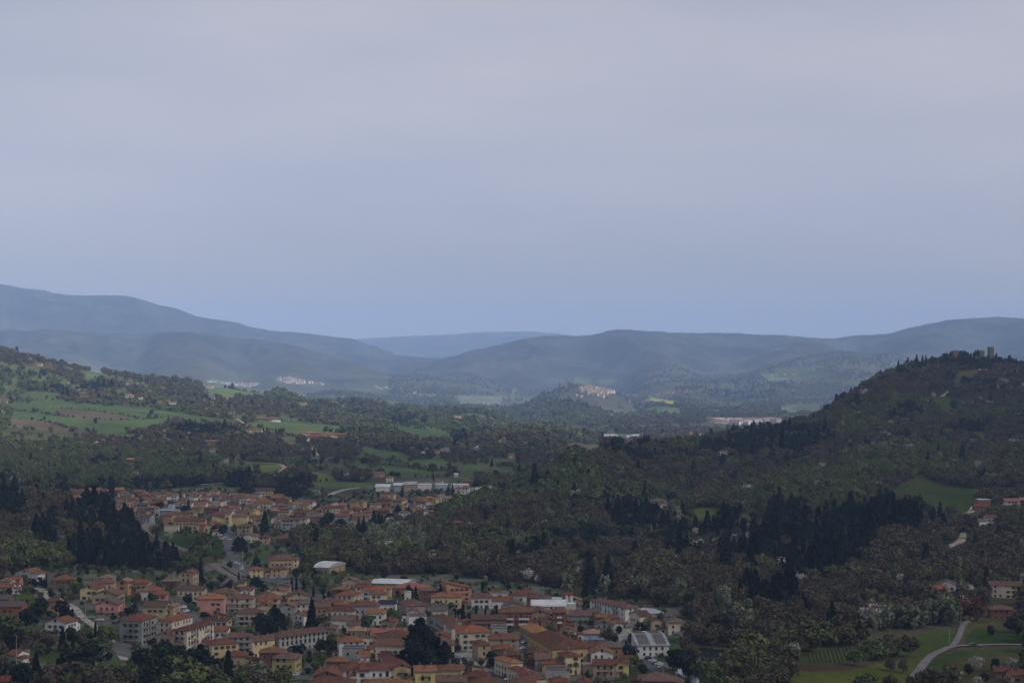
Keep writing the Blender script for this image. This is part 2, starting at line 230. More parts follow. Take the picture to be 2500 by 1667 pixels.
# ---------------------------------------------------------------- what covers the ground
# each field: tile, colour, outline
C_GREEN=(.062,.088,.036); C_PALE=(.085,.115,.05); C_DARKG=(.042,.07,.028); C_SOIL=(.095,.072,.055); C_YEL=(.24,.235,.06); C_YG=(.10,.125,.035); C_OLIVE=(.09,.095,.04); C_VINE=(.07,.095,.045); C_PLAIN=(.115,.12,.075)
FIELDS = [
('K',C_GREEN,[(60,500),(230,500),(450,480),(700,500),(1000,515),(1200,545),(1400,575),(1650,600),(1720,640),(1690,652),(1480,620),(1230,590),(1190,640),(1100,685),(800,705),(640,680),(430,655),(300,610),(90,590),(60,540)]),
('K',C_SOIL,[(390,520),(700,545),(900,570),(930,590),(850,600),(600,590),(430,560)]),
('K',C_SOIL,[(70,595),(250,605),(400,630),(470,660),(620,690),(500,690),(200,665),(60,640)]),
('K',C_GREEN,[(170,392),(450,415),(460,458),(170,440)]),
('K',C_GREEN,[(1780,622),(2100,618),(2352,640),(2352,684),(2000,682),(1790,655)]),
('K',C_PALE,[(1450,350),(1700,362),(2000,402),(1900,445),(1640,440),(1500,420)]),
('K',C_PALE,[(1990,720),(2140,750),(2130,778),(1990,770)]),
('K',C_YG,[(1800,930),(2030,922),(2040,950),(1900,978),(1790,960)]),
('K',C_GREEN,[(2070,950),(2352,1000),(2352,1050),(2200,1015)]),
('K',C_GREEN,[(1480,1080),(1620,1062),(1630,1105),(1480,1105)]),
('K',C_PALE,[(620,255),(740,250),(750,300),(620,320)]),
('K',C_GREEN,[(830,375),(930,388),(970,403),(840,403)]),
('K',C_PALE,[(1480,300),(1640,330),(1640,350),(1480,335)]),
('K',C_OLIVE,[(20,360),(140,362),(150,382),(20,380)]),
('N',C_GREEN,[(0,845),(150,840),(400,880),(490,920),(350,925),(0,915)]),
('N',C_DARKG,[(720,850),(900,870),(1150,900),(1350,940),(1370,990),(1200,1000),(1000,985),(960,945),(840,900)]),
('N',C_YG,[(500,915),(700,925),(960,950),(960,992),(820,965),(600,940)]),
('N',C_GREEN,[(640,1070),(860,1080),(1000,1110),(1010,1185),(870,1165),(700,1155),(600,1115)]),
('N',C_GREEN,[(560,1180),(800,1195),(1000,1215),(1210,1262),(1200,1292),(820,1292),(800,1225),(560,1215)]),
('N',C_GREEN,[(1030,1150),(1290,1165),(1300,1242),(1060,1220)]),
('N',C_GREEN,[(1640,1150),(1800,1165),(2000,1200),(1990,1242),(1650,1190)]),
('N',C_YG,[(20,1225),(250,1250),(420,1300),(420,1340),(160,1310),(10,1260)]),
('N',C_GREEN,[(100,1335),(400,1325),(700,1340),(650,1380),(200,1378)]),
('N',C_OLIVE,[(0,965),(90,975),(100,1020),(0,1000)]),
('N',C_GREEN,[(1420,1210),(1540,1205),(1640,1215),(1600,1235),(1430,1230)]),
('N',C_PLAIN,[(1400,625),(1780,635),(1740,700),(1420,690)]),
('N',C_SOIL,[(1470,652),(1765,650),(1765,668),(1470,668)]),
('N',C_GREEN,[(820,665),(920,678),(930,702),(830,692)]),
('I',C_PALE,[(480,230),(850,232),(840,285),(480,270)]),
('I',C_YEL,[(1060,378),(1240,405),(1230,427),(1110,432),(1060,398)]),
('I',C_PALE,[(920,455),(1290,458),(1290,497),(930,492)]),
('I',C_PALE,[(2060,450),(2200,428),(2352,440),(2340,485),(2060,482)]),
('I',C_OLIVE,[(1520,450),(1800,425),(1760,452),(1530,468)]),
('I',C_PALE,[(1900,200),(2300,165),(2352,195),(2200,235),(1950,245)]),
('I',C_GREEN,[(1600,275),(1720,280),(1710,302),(1610,295)]),
('I',C_PALE,[(420,592),(560,598),(540,628),(430,620)]),
('I',C_PALE,[(430,725),(680,738),(670,784),(450,765)]),
('I',C_PALE,[(60,300),(20,350),(0,380),(0,310)]),
('H',C_OLIVE,[(1700,430),(1900,403),(2100,403),(2000,440),(1850,515),(1710,548),(1660,520),(1720,490)]),
('H',C_GREEN,[(1450,745),(1540,680),(1620,655),(1740,680),(1760,720),(1650,795),(1520,765)]),
('H',C_OLIVE,[(1740,1005),(1950,1000),(2352,970),(2352,1003),(2100,1035),(1900,1062),(1750,1035)]),
('H',C_PALE,[(430,508),(820,513),(760,542),(480,538)]),('H',C_PALE,[(110,770),(200,732),(420,742),(420,785),(200,792)]),('H',C_PALE,[(0,400),(300,390),(480,440),(200,490),(0,480)]),
('L',C_GREEN,[(1200,498),(1420,425),(1620,320),(1720,380),(2000,425),(2352,418),(2352,475),(2200,485),(2040,505),(1940,595),(1770,615),(1620,595),(1600,512),(1400,502)]),
('L',C_DARKG,[(820,620),(900,590),(900,645),(830,650)]),('L',C_YG,[(0,558),(180,548),(190,600),(0,605)]),('L',C_GREEN,[(350,612),(490,590),(470,645),(370,650)]),
('G',C_GREEN,[(590,710),(870,603),(1000,572),(1005,602),(860,642),(640,745),(320,792),(300,778)]),
('G',C_DARKG,[(860,558),(1060,508),(1090,540),(1000,572),(860,592)]),
('G',C_VINE,[(640,930),(800,898),(1250,848),(1200,930),(1090,990),(700,1005),(650,1000)]),
('G',C_GREEN,[(1250,848),(1500,785),(1850,735),(1885,760),(1815,862),(1610,930),(1350,942),(1090,990),(1200,930)]),
('G',C_SOIL,[(565,1042),(720,1007),(1085,1004),(1000,1057),(700,1062)]),
('G',C_YG,[(560,1062),(1000,1060),(1290,985),(1600,945),(1480,1151),(1440,1200),(560,1200)]),
('G',C_GREEN,[(1700,940),(1850,902),(2352,872),(2352,945),(2000,932),(1850,962),(1760,1200),(1450,1200)]),
('G',C_DARKG,[(1900,800),(1990,728),(2352,760),(2352,852),(1900,862)]),
('G',C_SOIL,[(1800,972),(1860,960),(1855,1000),(1785,1200),(1730,1200)]),
('G',(.085,.085,.042),[(1860,962),(2352,948),(2352,1151),(2352,1230),(1790,1230)]),('G',(.085,.085,.042),[(1900,600),(2352,540),(2352,720),(2000,725),(1900,780)]),('G',C_OLIVE,[(1080,500),(1300,460),(1640,415),(1640,462),(1300,525)]),
('J',C_OLIVE,[(920,945),(1130,898),(1145,922),(1000,962)]),('J',C_GREEN,[(1330,950),(1450,943),(1570,972),(1530,1012),(1350,1075),(1200,1045),(1160,1012)]),
('J',C_OLIVE,[(1560,772),(1800,718),(2050,665),(2055,692),(1820,742),(1640,805)]),('J',C_YG,[(1880,558),(2200,525),(2235,560),(2100,625),(1900,612)]),
('A',C_GREEN,[(120,460),(200,400),(350,420),(430,480),(425,575),(300,565),(120,540)]),('A',C_GREEN,[(510,1190),(845,1200),(835,1285),(600,1325),(520,1260)]),('A',C_GREEN,[(1190,1295),(1300,1320),(1180,1375)]),
('A',C_GREEN,[(0,700),(200,700),(330,860),(200,900),(0,880)]),('B',C_GREEN,[(1950,160),(2150,130),(2200,200),(1990,210)]),('B',C_GREEN,[(1450,1240),(1800,1230),(1820,1300),(1500,1320)]),
('E',C_DARKG,[(1200,560),(1700,600),(1850,700),(1880,900),(1500,800),(1400,760),(1150,640)]),('F',C_GREEN,[(880,905),(1000,920),(1030,960),(900,960)]),
]
# conifer woods / spring-green woods / open places (paved or built on, no wood)
WOODS = dict(
conifer=[('E',[(180,400),(330,330),(560,320),(740,400),(830,430),(960,500),(1035,570),(1050,650),(1110,700),(1120,740),(1300,780),(1400,880),(1380,1000),(300,1000),(280,760),(380,740),(450,620),(330,560)]),
 ('Z',[(-40,1165),(60,1190),(65,1255),(-40,1250)]),('Z',[(90,1290),(120,1230),(150,1300),(130,1340),(80,1330)]),
 ('L',[(0,130),(60,60),(450,-20),(900,-20),(1000,100),(700,180),(0,215)]),
 ('L',[(420,660),(560,560),(750,560),(800,660),(870,620),(1000,660),(1070,590),(1240,620),(1290,560),(1600,590),(1600,740),(1400,770),(1250,860),(1200,1000),(900,1060),(700,1176),(450,1000),(420,800)]),
 ('L',[(-200,740),(150,640),(300,670),(330,780),(150,850),(-200,870)]),('L',[(1670,630),(1770,560),(1770,660),(1680,670)]),
 ('G',[(100,0),(1180,0),(1180,120),(850,350),(560,600),(300,650),(300,520),(100,400),(0,200)]),
 ('H',[(1540,330),(1640,285),(2100,300),(2352,330),(2352,370),(1900,385),(1650,400),(1560,370)]),('H',[(1100,350),(1480,290),(1480,390),(1120,430)]),('H',[(600,680),(760,600),(760,700),(640,760)]),
 ('H',[(1180,690),(1300,690),(1400,860),(1060,920),(1150,800)]),('H',[(1600,940),(2050,900),(2050,970),(1720,1000)]),
 ('J',[(1260,600),(1330,540),(1750,530),(1750,740),(1330,760)]),('J',[(440,970),(560,880),(900,880),(850,980),(450,1020)]),
 ('K',[(150,310),(280,260),(330,320),(240,335)]),('K',[(350,345),(820,345),(820,405),(400,385)]),('K',[(620,620),(780,600),(790,660),(650,680)]),('K',[(1560,370),(1700,380),(1680,410),(1570,400)]),('K',[(1180,640),(1600,650),(1640,700),(1500,725),(1200,690)]),('K',[(1650,1040),(1830,1050),(1830,1120),(1700,1120)]),
 ('N',[(760,770),(1150,800),(1150,860),(800,830)]),('N',[(1350,940),(1490,950),(1500,1020),(1360,1020)]),('N',[(1500,1190),(1900,1230),(1880,1280),(1550,1250)]),('S',[(80,120),(300,60),(640,150),(650,300),(380,300),(80,260)]),
 ('I',[(750,590),(1100,595),(1350,620),(1300,655),(760,612)]),('I',[(50,405),(250,325),(480,310),(500,365),(780,385),(800,450),(100,430)]),('I',[(1250,270),(1900,230),(2350,215),(2200,260),(1850,400),(1600,360),(1280,310)])],
green=[('L',[(1050,180),(1500,90),(1750,160),(1640,260),(1300,260),(1100,230)]),('K',[(0,760),(600,800),(1000,850),(1400,950),(1500,1050),(0,1060),(0,900)]),('H',[(660,1180),(1300,1100),(1700,1150),(1500,1300),(900,1250)]),
 ('F',[(1080,600),(1500,570),(1740,700),(1700,900),(1200,800)]),('F',[(450,560),(800,560),(830,760),(500,700)]),('Z',[(0,1340),(160,1350),(150,1400),(0,1400)]),('N',[(1350,740),(2352,830),(2352,1000),(1700,900),(1100,870),(1200,760)])],
poplar=[('L',[(1090,130),(1480,90),(1500,180),(1150,220)]),('F',[(1090,620),(1500,590),(1720,720),(1700,830),(1480,760),(1120,720)]),('F',[(590,560),(800,560),(810,640),(600,640)]),('K',[(0,500),(60,480),(60,620),(0,640)])])
OPEN = [('Z',[(0,1395),(190,1385),(470,1395),(600,1330),(640,1290),(570,1270),(545,1300),(560,1340),(530,1380),(560,1350),(700,1300),(760,1395),(830,1400),(1090,1402),(1400,1440),(1470,1460),(1640,1480),(1700,1530),(1620,1667),(0,1667)]),
 ('Z',[(150,1192),(280,1192),(400,1195),(460,1188),(600,1190),(690,1192),(760,1215),(880,1215),(900,1178),(1160,1160),(1185,1215),(1090,1235),(1060,1260),(880,1290),(700,1330),(560,1330),(560,1400),(520,1400),(540,1350),(400,1290),(350,1280),(350,1230),(260,1235),(160,1225)]),
 ('I',[(500,280),(780,280),(785,375),(500,375)]),('I',[(690,655),(1000,655),(1000,690),(690,690)]),('I',[(1500,530),(2080,530),(2080,590),(1500,590)]),
 ('Z',[(385,1210),(520,1240),(560,1290),(520,1330),(440,1290),(385,1260)])]
# ---------------------------------------------------------------- houses of the near town and the second village, the farmhouses
# tile, x and y of the front eave's middle, its width (tile pixels), depth and eave height in metres, turn, roof shape, wall, roof, options
HT = '''A 60 290 150 10 6 0 h white red
A 60 372 190 10 4 0 g white red
A 195 270 100 8 5 0 g salmon red
A 300 196 250 12 5 -22 e white red
A 430 205 90 8 5 -22 e white brown
A 790 278 260 14 5 8 h brown maroon
A 1310 255 180 10 9 0 h grey tan
A 1300 318 235 11 9 5 h yellow brown
A 1110 392 230 12 6.5 -5 e yellow red
A 1310 468 330 14 6 -4 e tan brown
A 1335 585 290 13 6 -3 e pink grey b
A 1340 640 250 5 3 -3 g salmon grey
A 1520 302 150 10 8 -8 e orange tan
A 1700 320 280 12 7 0 h tan red
A 1640 380 110 8 4 0 g brown brown
A 1870 413 250 12 6 0 h white red
A 1990 458 180 10 6 6 h pink red
A 1930 607 280 12 6.5 0 g tan brown
A 2110 618 110 13 6.5 -6 e ochre tan
A 690 815 285 13 6.5 -14 e white maroon
A 850 835 130 8 4 -14 g white red
A 650 548 115 10 8 -10 g ochre brown
A 130 610 290 12 7 0 g brick grey
A 50 518 150 10 6 0 g brick grey
A 1632 785 290 18 12 -15 h grey maroon b
A 2050 792 200 22 8 -20 h cream red
A 2240 910 190 30 10 -18 h cream maroon b
A 2060 968 230 10 6.5 -18 e tan maroon
A 1850 1500 270 13 6 -20 e brown brown
A 30 1535 130 8 4 0 g brick red
A 150 1215 125 10 5 -20 g white maroon
A 268 1192 105 7 3.5 0 f cream grey
A 2120 295 190 10 5 0 h brown tan
B 70 200 190 11 6 -10 e tan red
B 95 402 400 12 6 0 h cream brown
B 375 515 330 14 9.5 4 h pink orange n
B 545 437 280 12 9 0 h yellow brown
B 745 512 320 12 9 0 h cream maroon b
B 1090 510 300 12 6 0 h cream red
B 1020 553 215 8 5 0 h brown red
B 440 785 310 13 5.5 0 h cream maroon d
B 865 690 330 11 8 0 h cream brown b
B 1070 612 200 11 8 0 e yellow red
B 1325 612 200 11 9 0 e grey red
B 1470 722 150 10 6 -30 e white maroon
B 1510 575 200 11 6 0 h cream grey
B 1480 490 280 14 6.5 8 e tan brown
B 2110 290 180 10 5 0 e tan tan
B 2050 470 250 16 6 -12 h cream red
B 1870 565 340 12 6 0 h brown brown
B 2040 587 230 10 6 0 h brown red
B 1770 615 180 10 7 0 g orange brown
B 1990 660 360 11 6.5 0 h cream maroon
B 2310 598 330 12 8 6 h grey maroon
B 2030 775 290 10 5 0 g white brown
B 2200 912 230 10 3.5 0 h tan tan
B 1830 880 240 11 5 0 h grey brown d
B 1560 957 580 12 8 44 h grey brown a
B 1035 1032 260 10 9 40 g yellow brown
B 560 1072 310 11 9 28 h yellow maroon
B 720 992 350 10 11 8 h grey brown b
B 460 915 255 10 6 0 g white red
B 690 1222 245 10 4.5 0 h tan maroon
B 1130 1182 290 11 7 0 h brown maroon
B 1290 1255 295 12 8.5 -8 h khaki brown
B 1830 1475 340 18 5.5 0 e brown maroon
B 1880 1585 560 14 6 0 h brown maroon
B 2130 1395 240 10 6 0 g white red
B 2130 1050 290 12 8 12 h white red
B 2160 1135 280 10 7 0 f grey grey n
B 1950 1292 250 9 5 0 h brown red
B 1265 28 290 18 11 12 h ochre brown
B 1230 142 200 7 6 12 h ochre brown
B 950 150 170 9 6 12 h yellow red
B 1440 22 80 10 9 12 h cream red
B 1770 128 195 24 4.5 -22 v tan white
B 760 312 90 8 5 0 g yellow brown
B 1220 425 190 8 4.5 0 e cream red
B 1290 362 150 9 5 0 e tan brown
B 830 402 150 8 4 0 g white maroon
B 2280 325 180 9 5 0 g bluegrey brown
C 150 408 270 12 7 -5 h white orange
C 225 455 220 11 6.5 4 h cream red
C 310 386 140 10 6 0 h yellow red
C 330 326 450 26 5 -14 g grey white n
C 600 382 400 14 5 -12 h salmon salmon n
C 870 422 200 10 6 0 f bluegrey grey
C 860 412 230 9 7 0 h brown brown
C 588 437 68 5 5.5 0 f white white n
C 1230 385 320 14 8.5 14 s salmon red
C 1070 490 380 12 7.5 0 h yellow red b
C 1510 500 250 12 7 0 h white maroon
C 1765 536 250 10 5 0 g white maroon
C 1735 455 230 10 6 0 f cream grey n
C 1970 477 200 11 7 0 h white maroon
C 2210 502 260 10 5 0 h brick brown
D 60 515 140 10 6.5 0 h orange brown
D 100 612 420 18 5 0 v cream white n
D 355 592 170 10 5.5 0 f white white n
D 205 525 130 8 7 0 f white white n
C 695 598 250 20 7 15 h dusty brown
C 185 692 240 12 7 0 h white orange
C 340 802 180 9 4 -10 e tan maroon
C 340 582 200 11 4.5 0 v white solar
C 715 737 220 12 7.5 8 f white grey
C 655 680 150 9 6 8 e white brown
C 960 656 235 9 4.5 0 g cream grey n
C 1115 815 150 33 8 16 g grey maroon
C 1215 868 150 14 9 16 h cream brown
C 1425 930 375 16 9.5 10 h cream orange
C 1730 882 190 12 7 0 f grey grey
C 1600 820 400 12 6 0 g brown brown
C 1600 768 420 10 8 0 g brown brown n
C 1320 797 90 8 6 0 h orange red
C 1940 680 390 14 10 0 h brick maroon b
C 1920 602 260 14 9 0 e grey grey n
C 2240 700 250 13 7 0 e tan brown
D 235 680 170 12 9 0 h brick maroon b
D 490 720 270 12 5 -6 g grey brown
D 635 686 100 9 5 0 g brown brown
D 745 742 190 9 5 0 h brown red
D 885 752 110 9 5 0 h tan red
D 790 832 240 13 6 -8 e grey brown
D 665 946 250 10 4 0 h bluegrey tan
D 670 1035 240 10 4 0 f blue blue n
D 965 807 70 5 4 0 g white red
D 1145 628 185 41 8 28 h white brown b
D 1450 697 170 24 5 26 g grey metal n
D 1305 728 140 12 7 25 g cream brown
D 1455 792 150 10 7 15 e tan brown
D 1690 808 200 14 7 6 h cream grey
D 1405 1095 390 50 5.5 2 g white metal
D 362 1130 435 50 8 14 h ochre maroon
C 2290 945 230 30 7 15 h tan orange
D 560 1108 220 18 6 14 h cream red
D 870 1115 280 12 7 0 h orange grey
D 765 1190 270 12 6.5 4 e white red
D 405 1228 190 12 9 18 h yellow maroon
D 590 1352 120 8 4 0 f cream tan
D 1000 1330 190 14 6 -4 e bright maroon b
D 800 1335 290 10 6 -4 g tan maroon b
D 150 1325 265 8 4.5 0 g orange red
D 190 1400 265 9 6.5 0 f grey grey n
D 230 1552 230 10 6 0 h brown red
D 545 1560 140 10 6 0 e white red
D 1430 1535 440 14 7 -8 h brown brown
D 1610 1560 220 9 5 -20 e khaki brown
C 400 937 570 10 6 0 g tan salmon n
C 430 980 380 12 7 0 h cream maroon
C 470 1092 570 14 11 -6 g cream maroon
C 90 985 185 10 5 0 h cream red d
C 520 1368 215 42 8 14 e ochre maroon b
C 205 1395 410 12 7 0 g white maroon b
B 2270 1412 150 10 6.5 0 h white red
C 990 985 215 12 7 0 e pink red
C 1060 1082 200 11 7 0 h yellow brown
C 1790 1015 370 12 8.5 3 h tan maroon
C 1540 1087 150 13 9 14 h tan maroon
C 1770 1140 260 10 6.5 0 h brown red
C 1860 1210 230 10 6.5 0 h brown maroon
C 1950 1310 150 18 8 26 h cream orange
C 2090 1425 160 15 8 26 h cream red
C 2215 1510 200 14 8 24 h yellow maroon
C 2270 1265 180 12 6 0 g grey brown
C 2180 1180 180 12 7 0 h brown maroon
C 815 1415 260 10 8 8 g bright salmon b
C 1115 1400 300 11 7.5 0 h yellow maroon
C 1130 1542 370 10 6 0 g grey brown
C 1450 1482 330 11 5 0 h brown maroon
C 1560 1565 350 11 5 0 h brown maroon
C 310 1582 560 10 6 0 h brown red
C 2060 1580 300 12 7 10 h brown maroon
C 60 1232 110 10 7 14 g white red
P 445 182 290 10 5.5 0 g orange brown
P 430 140 240 9 6 0 g white red n
P 440 268 250 10 4 0 h brown red
P 660 120 180 10 6 0 h salmon orange
P 830 125 190 14 6 0 h white red
P 950 152 200 11 6 -6 e cream maroon
P 1265 118 150 11 6 0 g brick orange
P 1320 175 180 10 6.5 0 h cream brown
P 1610 160 260 12 5 0 h brown red
P 1700 195 140 10 5 -15 e orange red
P 1380 262 90 8 6 0 h white brown
P 1270 300 160 9 4 0 h brown maroon
P 1250 355 180 10 4 0 g grey red
P 1850 300 190 9 5 0 g brown maroon
P 1780 335 150 9 5 0 e cream red
P 2110 182 260 10 6 0 h cream red
P 2310 230 140 10 6 -15 e white red
P 1960 225 110 8 4 0 e white grey
P 2060 262 150 9 5 0 h white red
P 2150 245 70 8 6 -20 e white maroon
P 1700 405 220 10 5 0 g grey grey
P 1870 375 170 9 5 0 h brown maroon
P 1840 468 230 11 7.5 -14 h grey red
P 1660 538 230 11 5.5 -10 h tan maroon
P 1750 630 230 10 5 -12 g grey brown
P 1510 475 100 8 6 0 e pink grey
P 1190 490 100 8 4 0 g pink red
P 1370 395 160 8 5 0 e tan tan
P 2150 520 300 22 4 -10 g bluegrey metal n
P 2170 605 220 12 8 -10 h orange brown
Q 100 200 160 10 6 0 h white red
Q 200 225 150 9 5 0 g cream maroon
Q 350 195 70 9 7 0 h yellow brown
Q 430 205 130 9 5 0 e brick tan
Q 560 180 140 10 6 0 h cream red
Q 650 210 100 9 6 0 g cream red
Q 750 195 150 10 6 0 g ochre brown
Q 950 145 190 10 7 0 h cream red
Q 510 265 160 10 5 -12 e white maroon
Q 950 245 250 10 5 0 h grey maroon
Q 1120 200 130 9 5 0 h brown maroon
Q 1350 170 200 11 7.5 0 h cream maroon
Q 1510 215 110 9 6 0 g tan brown
Q 1910 130 330 12 8.5 -5 g yellow brown
Q 1710 205 260 10 5 -8 h white grey
Q 1520 285 150 11 7.5 -8 h white maroon
Q 1370 305 150 10 6 0 e grey brown
Q 300 355 220 11 5.5 -8 h white brown
Q 240 392 110 8 5 -20 e white tan
Q 130 420 100 10 6 0 f bluegrey metal n
Q 760 330 170 9 5 0 e red red
Q 800 378 220 9 5 0 h cream red
Q 1010 340 190 12 7 -20 e cream maroon
Q 900 470 240 12 6 0 h brown maroon
Q 620 460 180 12 7.5 -14 h khaki red b
Q 500 545 160 9 6 -12 h tan red
Q 70 608 170 12 8 -8 h orange brown n
Q 1150 475 200 14 6 4 e tan maroon
Q 1340 470 210 10 6 0 g white orange
Q 1900 365 400 14 6.5 0 h cream red
Q 1640 420 210 9 6 0 h tan maroon
Q 1690 515 100 12 7.5 -14 h bright orange
Q 1840 510 190 10 6 0 h cream maroon
Q 2210 420 200 10 6 0 h brown red
Q 2120 520 160 9 5 0 h brown orange
Q 330 620 190 12 6 0 e yellow maroon
Q 420 665 170 9 5 0 h cream red
Q 490 710 590 12 7 0 g ochre maroon
Q 1050 600 380 16 9.5 0 h tan maroon
Q 1215 605 95 12 11 0 f yellow brown b
Q 1050 660 260 8 7 0 s yellow maroon n
Q 960 760 230 10 5 0 h brick red
Q 1440 625 300 16 9 0 h yellow brown n
Q 1530 825 260 13 8.5 0 h tan maroon b
Q 700 790 200 10 6.5 0 h salmon red b
Q 590 790 130 10 7 0 e tan brown
Q 880 800 95 10 8 0 e yellow red n
Q 140 818 270 6 5 0 f cream tan n
Q 1010 900 160 9 4.5 0 h cream brown
Q 1750 640 200 9 7 0 g yellow maroon
Q 1830 700 180 9 6 0 h tan maroon
Q 1640 1010 270 10 5 0 e cream tan
Q 1910 1030 210 10 5.5 0 h tan maroon
Q 2250 1050 260 14 4.5 0 h brown maroon
Q 2210 700 190 9 5 0 e white brown
Q 2190 770 170 8 4 0 g cream brown
S 340 470 160 12 7 -12 e grey red
S 190 480 200 10 5 0 h cream maroon
S 640 480 180 10 7 -10 h yellow red
S 500 480 140 10 6 0 e cream orange
S 410 580 130 9 5 0 e cream grey
S 690 590 120 9 5 0 e cream brown
S 540 560 150 9 5 0 h brown maroon
S 240 560 200 9 5 0 h brown brown
S 240 620 200 9 5 0 h tan maroon
S 560 630 240 9 5 0 g brown maroon
S 330 770 260 12 9 0 h grey brown
S 480 770 170 12 9 0 h grey brown
S 635 745 140 12 9 -6 h cream brown
S 825 715 250 12 9 14 g brown grey
S 90 745 150 9 5 0 e cream grey
S 160 840 150 9 4 0 g cream brown
S 1130 560 300 10 6.5 0 h cream maroon
S 1290 545 240 10 7.5 0 h cream maroon
S 1380 480 140 9 8 0 h salmon orange
S 950 580 200 9 5 0 h brown red
S 1000 655 200 10 6 0 e cream brown
S 1340 700 300 14 6 0 h grey red n
S 1620 570 230 10 6 0 h pink maroon
S 1590 420 150 10 9 -12 h ochre brown n
S 1730 420 110 12 9 -12 h ochre brown
S 1930 585 170 9 6 0 e white red
S 1740 700 330 12 6 0 g tan brown n
S 1620 790 250 12 6 0 e tan brown n
S 2140 600 270 10 6 0 h brown maroon
S 2220 700 180 10 6 0 h salmon maroon
T 360 435 260 12 7.5 -6 h yellow maroon
T 290 545 280 14 6 0 h red maroon
T 540 560 220 12 9 -14 h yellow maroon
T 650 535 160 10 7 0 h cream red
T 680 610 150 9 6 0 h cream orange
T 130 640 220 8 5 0 g white brown
T 910 560 110 10 9 0 h grey maroon
T 1010 580 150 10 8 0 h brown maroon
T 1150 590 150 10 6 0 e cream maroon
T 1130 510 180 10 6 -10 h orange orange
T 1260 510 80 9 7 -14 e bright red
T 1390 475 140 10 8 0 h cream tan
T 1500 510 160 9 7 0 h tan tan
T 930 510 150 9 5 0 h brown red
T 1000 740 200 10 5 0 h brown maroon
T 1110 765 110 8 5 0 e white brown
T 1190 770 110 9 6 0 h brick red
T 1840 318 150 14 12 -4 h white brown
T 1710 325 110 10 11 0 h cream brown
T 1985 330 120 40 7 -30 f white metal n
T 1740 270 330 26 7 0 f white white n
T 1060 262 260 22 7 0 f white white n
T 790 262 230 22 8 0 v tan metal n
T 570 275 180 18 7 0 v grey white n
T 270 305 270 22 5 0 v white white n
T 1390 262 240 22 7 0 f bluegrey white n
T 840 205 220 10 5 0 g brown maroon
T 400 115 130 9 6 0 h white red
T 1390 165 60 8 6 0 h white brown
T 170 42 250 12 5 0 g pink brown
T 1900 190 200 12 5 0 h brown maroon
T 1700 985 240 9 5 0 h brown maroon
T 700 990 220 10 5 0 g brown brown
K 270 195 60 10 7 0 h tan maroon
K 235 205 50 8 5 0 g brown brown
K 340 213 60 8 5 0 g brown brown
K 318 292 30 8 5 0 g grey grey
K 930 425 60 12 6 0 h cream orange
K 1005 440 30 8 5 0 g white grey
K 1240 475 50 10 5 0 g cream grey
K 1170 465 90 10 4 0 g tan brown
K 605 410 80 10 5 0 g brown red
K 1505 362 50 10 4 0 g cream orange
K 25 460 60 12 6 0 g tan brown
K 1810 672 100 12 7 -8 h cream maroon
K 1860 675 30 10 9 -8 h white brown
K 1525 810 50 11 8 -10 h cream maroon
K 1720 868 70 11 5 0 h tan grey
K 1515 755 90 10 4 0 g brown brown
K 930 885 70 11 5 0 h brown orange
K 980 922 40 7 3 0 f white white n
K 270 918 30 8 5 0 g brick red
K 1900 590 130 12 5 0 g brown brown
K 1970 605 80 8 3 0 f white white n
K 2170 428 60 10 5 0 g white red
K 2170 480 70 10 4 0 g tan red
K 2205 693 110 10 5 0 g tan orange
K 180 1080 75 10 5 0 h brown brown
K 345 1083 55 10 7 0 h white brown
N 130 925 80 12 5 0 g tan red
N 235 930 90 12 6 0 h brick red
N 340 938 80 12 6 0 h salmon red
N 430 942 110 13 7 0 h brick maroon
N 220 955 90 10 5 0 g brick maroon
N 385 952 60 9 5 8 e tan red
N 1400 792 60 12 7 0 h cream red
N 1230 1080 50 11 8 0 g yellow brown
N 1125 1083 40 8 3 0 f white white n
N 1750 990 40 10 5 0 g cream red
N 1950 1012 80 10 6 0 g grey grey
N 1850 1108 60 10 6 0 g yellow brown
N 1390 1268 30 7 3 0 g white white n
N 2035 790 45 12 6 0 g cream brown
N 125 620 60 12 6 0 g white red
G 1700 430 125 10 5.5 -4 g cream orange b
G 1760 393 135 12 7 -12 e white grey
G 2150 398 115 11 8.5 -10 g cream brown
G 2270 405 140 12 8.5 -6 g yellow brown
G 2180 585 165 11 6 -6 h brick brown
G 2305 1085 100 9 4 0 g tan red
G 2190 1058 110 9 3.5 0 g brown maroon
G 1120 552 65 7 3 8 g brick red
G 1185 540 60 6 3 8 g brown maroon
G 2350 330 60 9 5 0 g grey grey
L 2260 508 130 12 4.5 8 g bluegrey salmon
L 2350 500 80 12 5 0 g brown salmon
L 2070 500 90 12 6 0 f brick white n
L 2045 545 90 10 4.5 0 g brick maroon
L 2065 650 70 9 5 10 g white grey
L 2120 625 80 10 6.5 0 g cream brown
J 1700 478 135 12 6 -6 h cream brown
J 1750 505 60 8 4 -6 e cream grey
J 1720 772 0 0 0 0 x x x
H 1960 398 70 8 3 0 f white white n'''
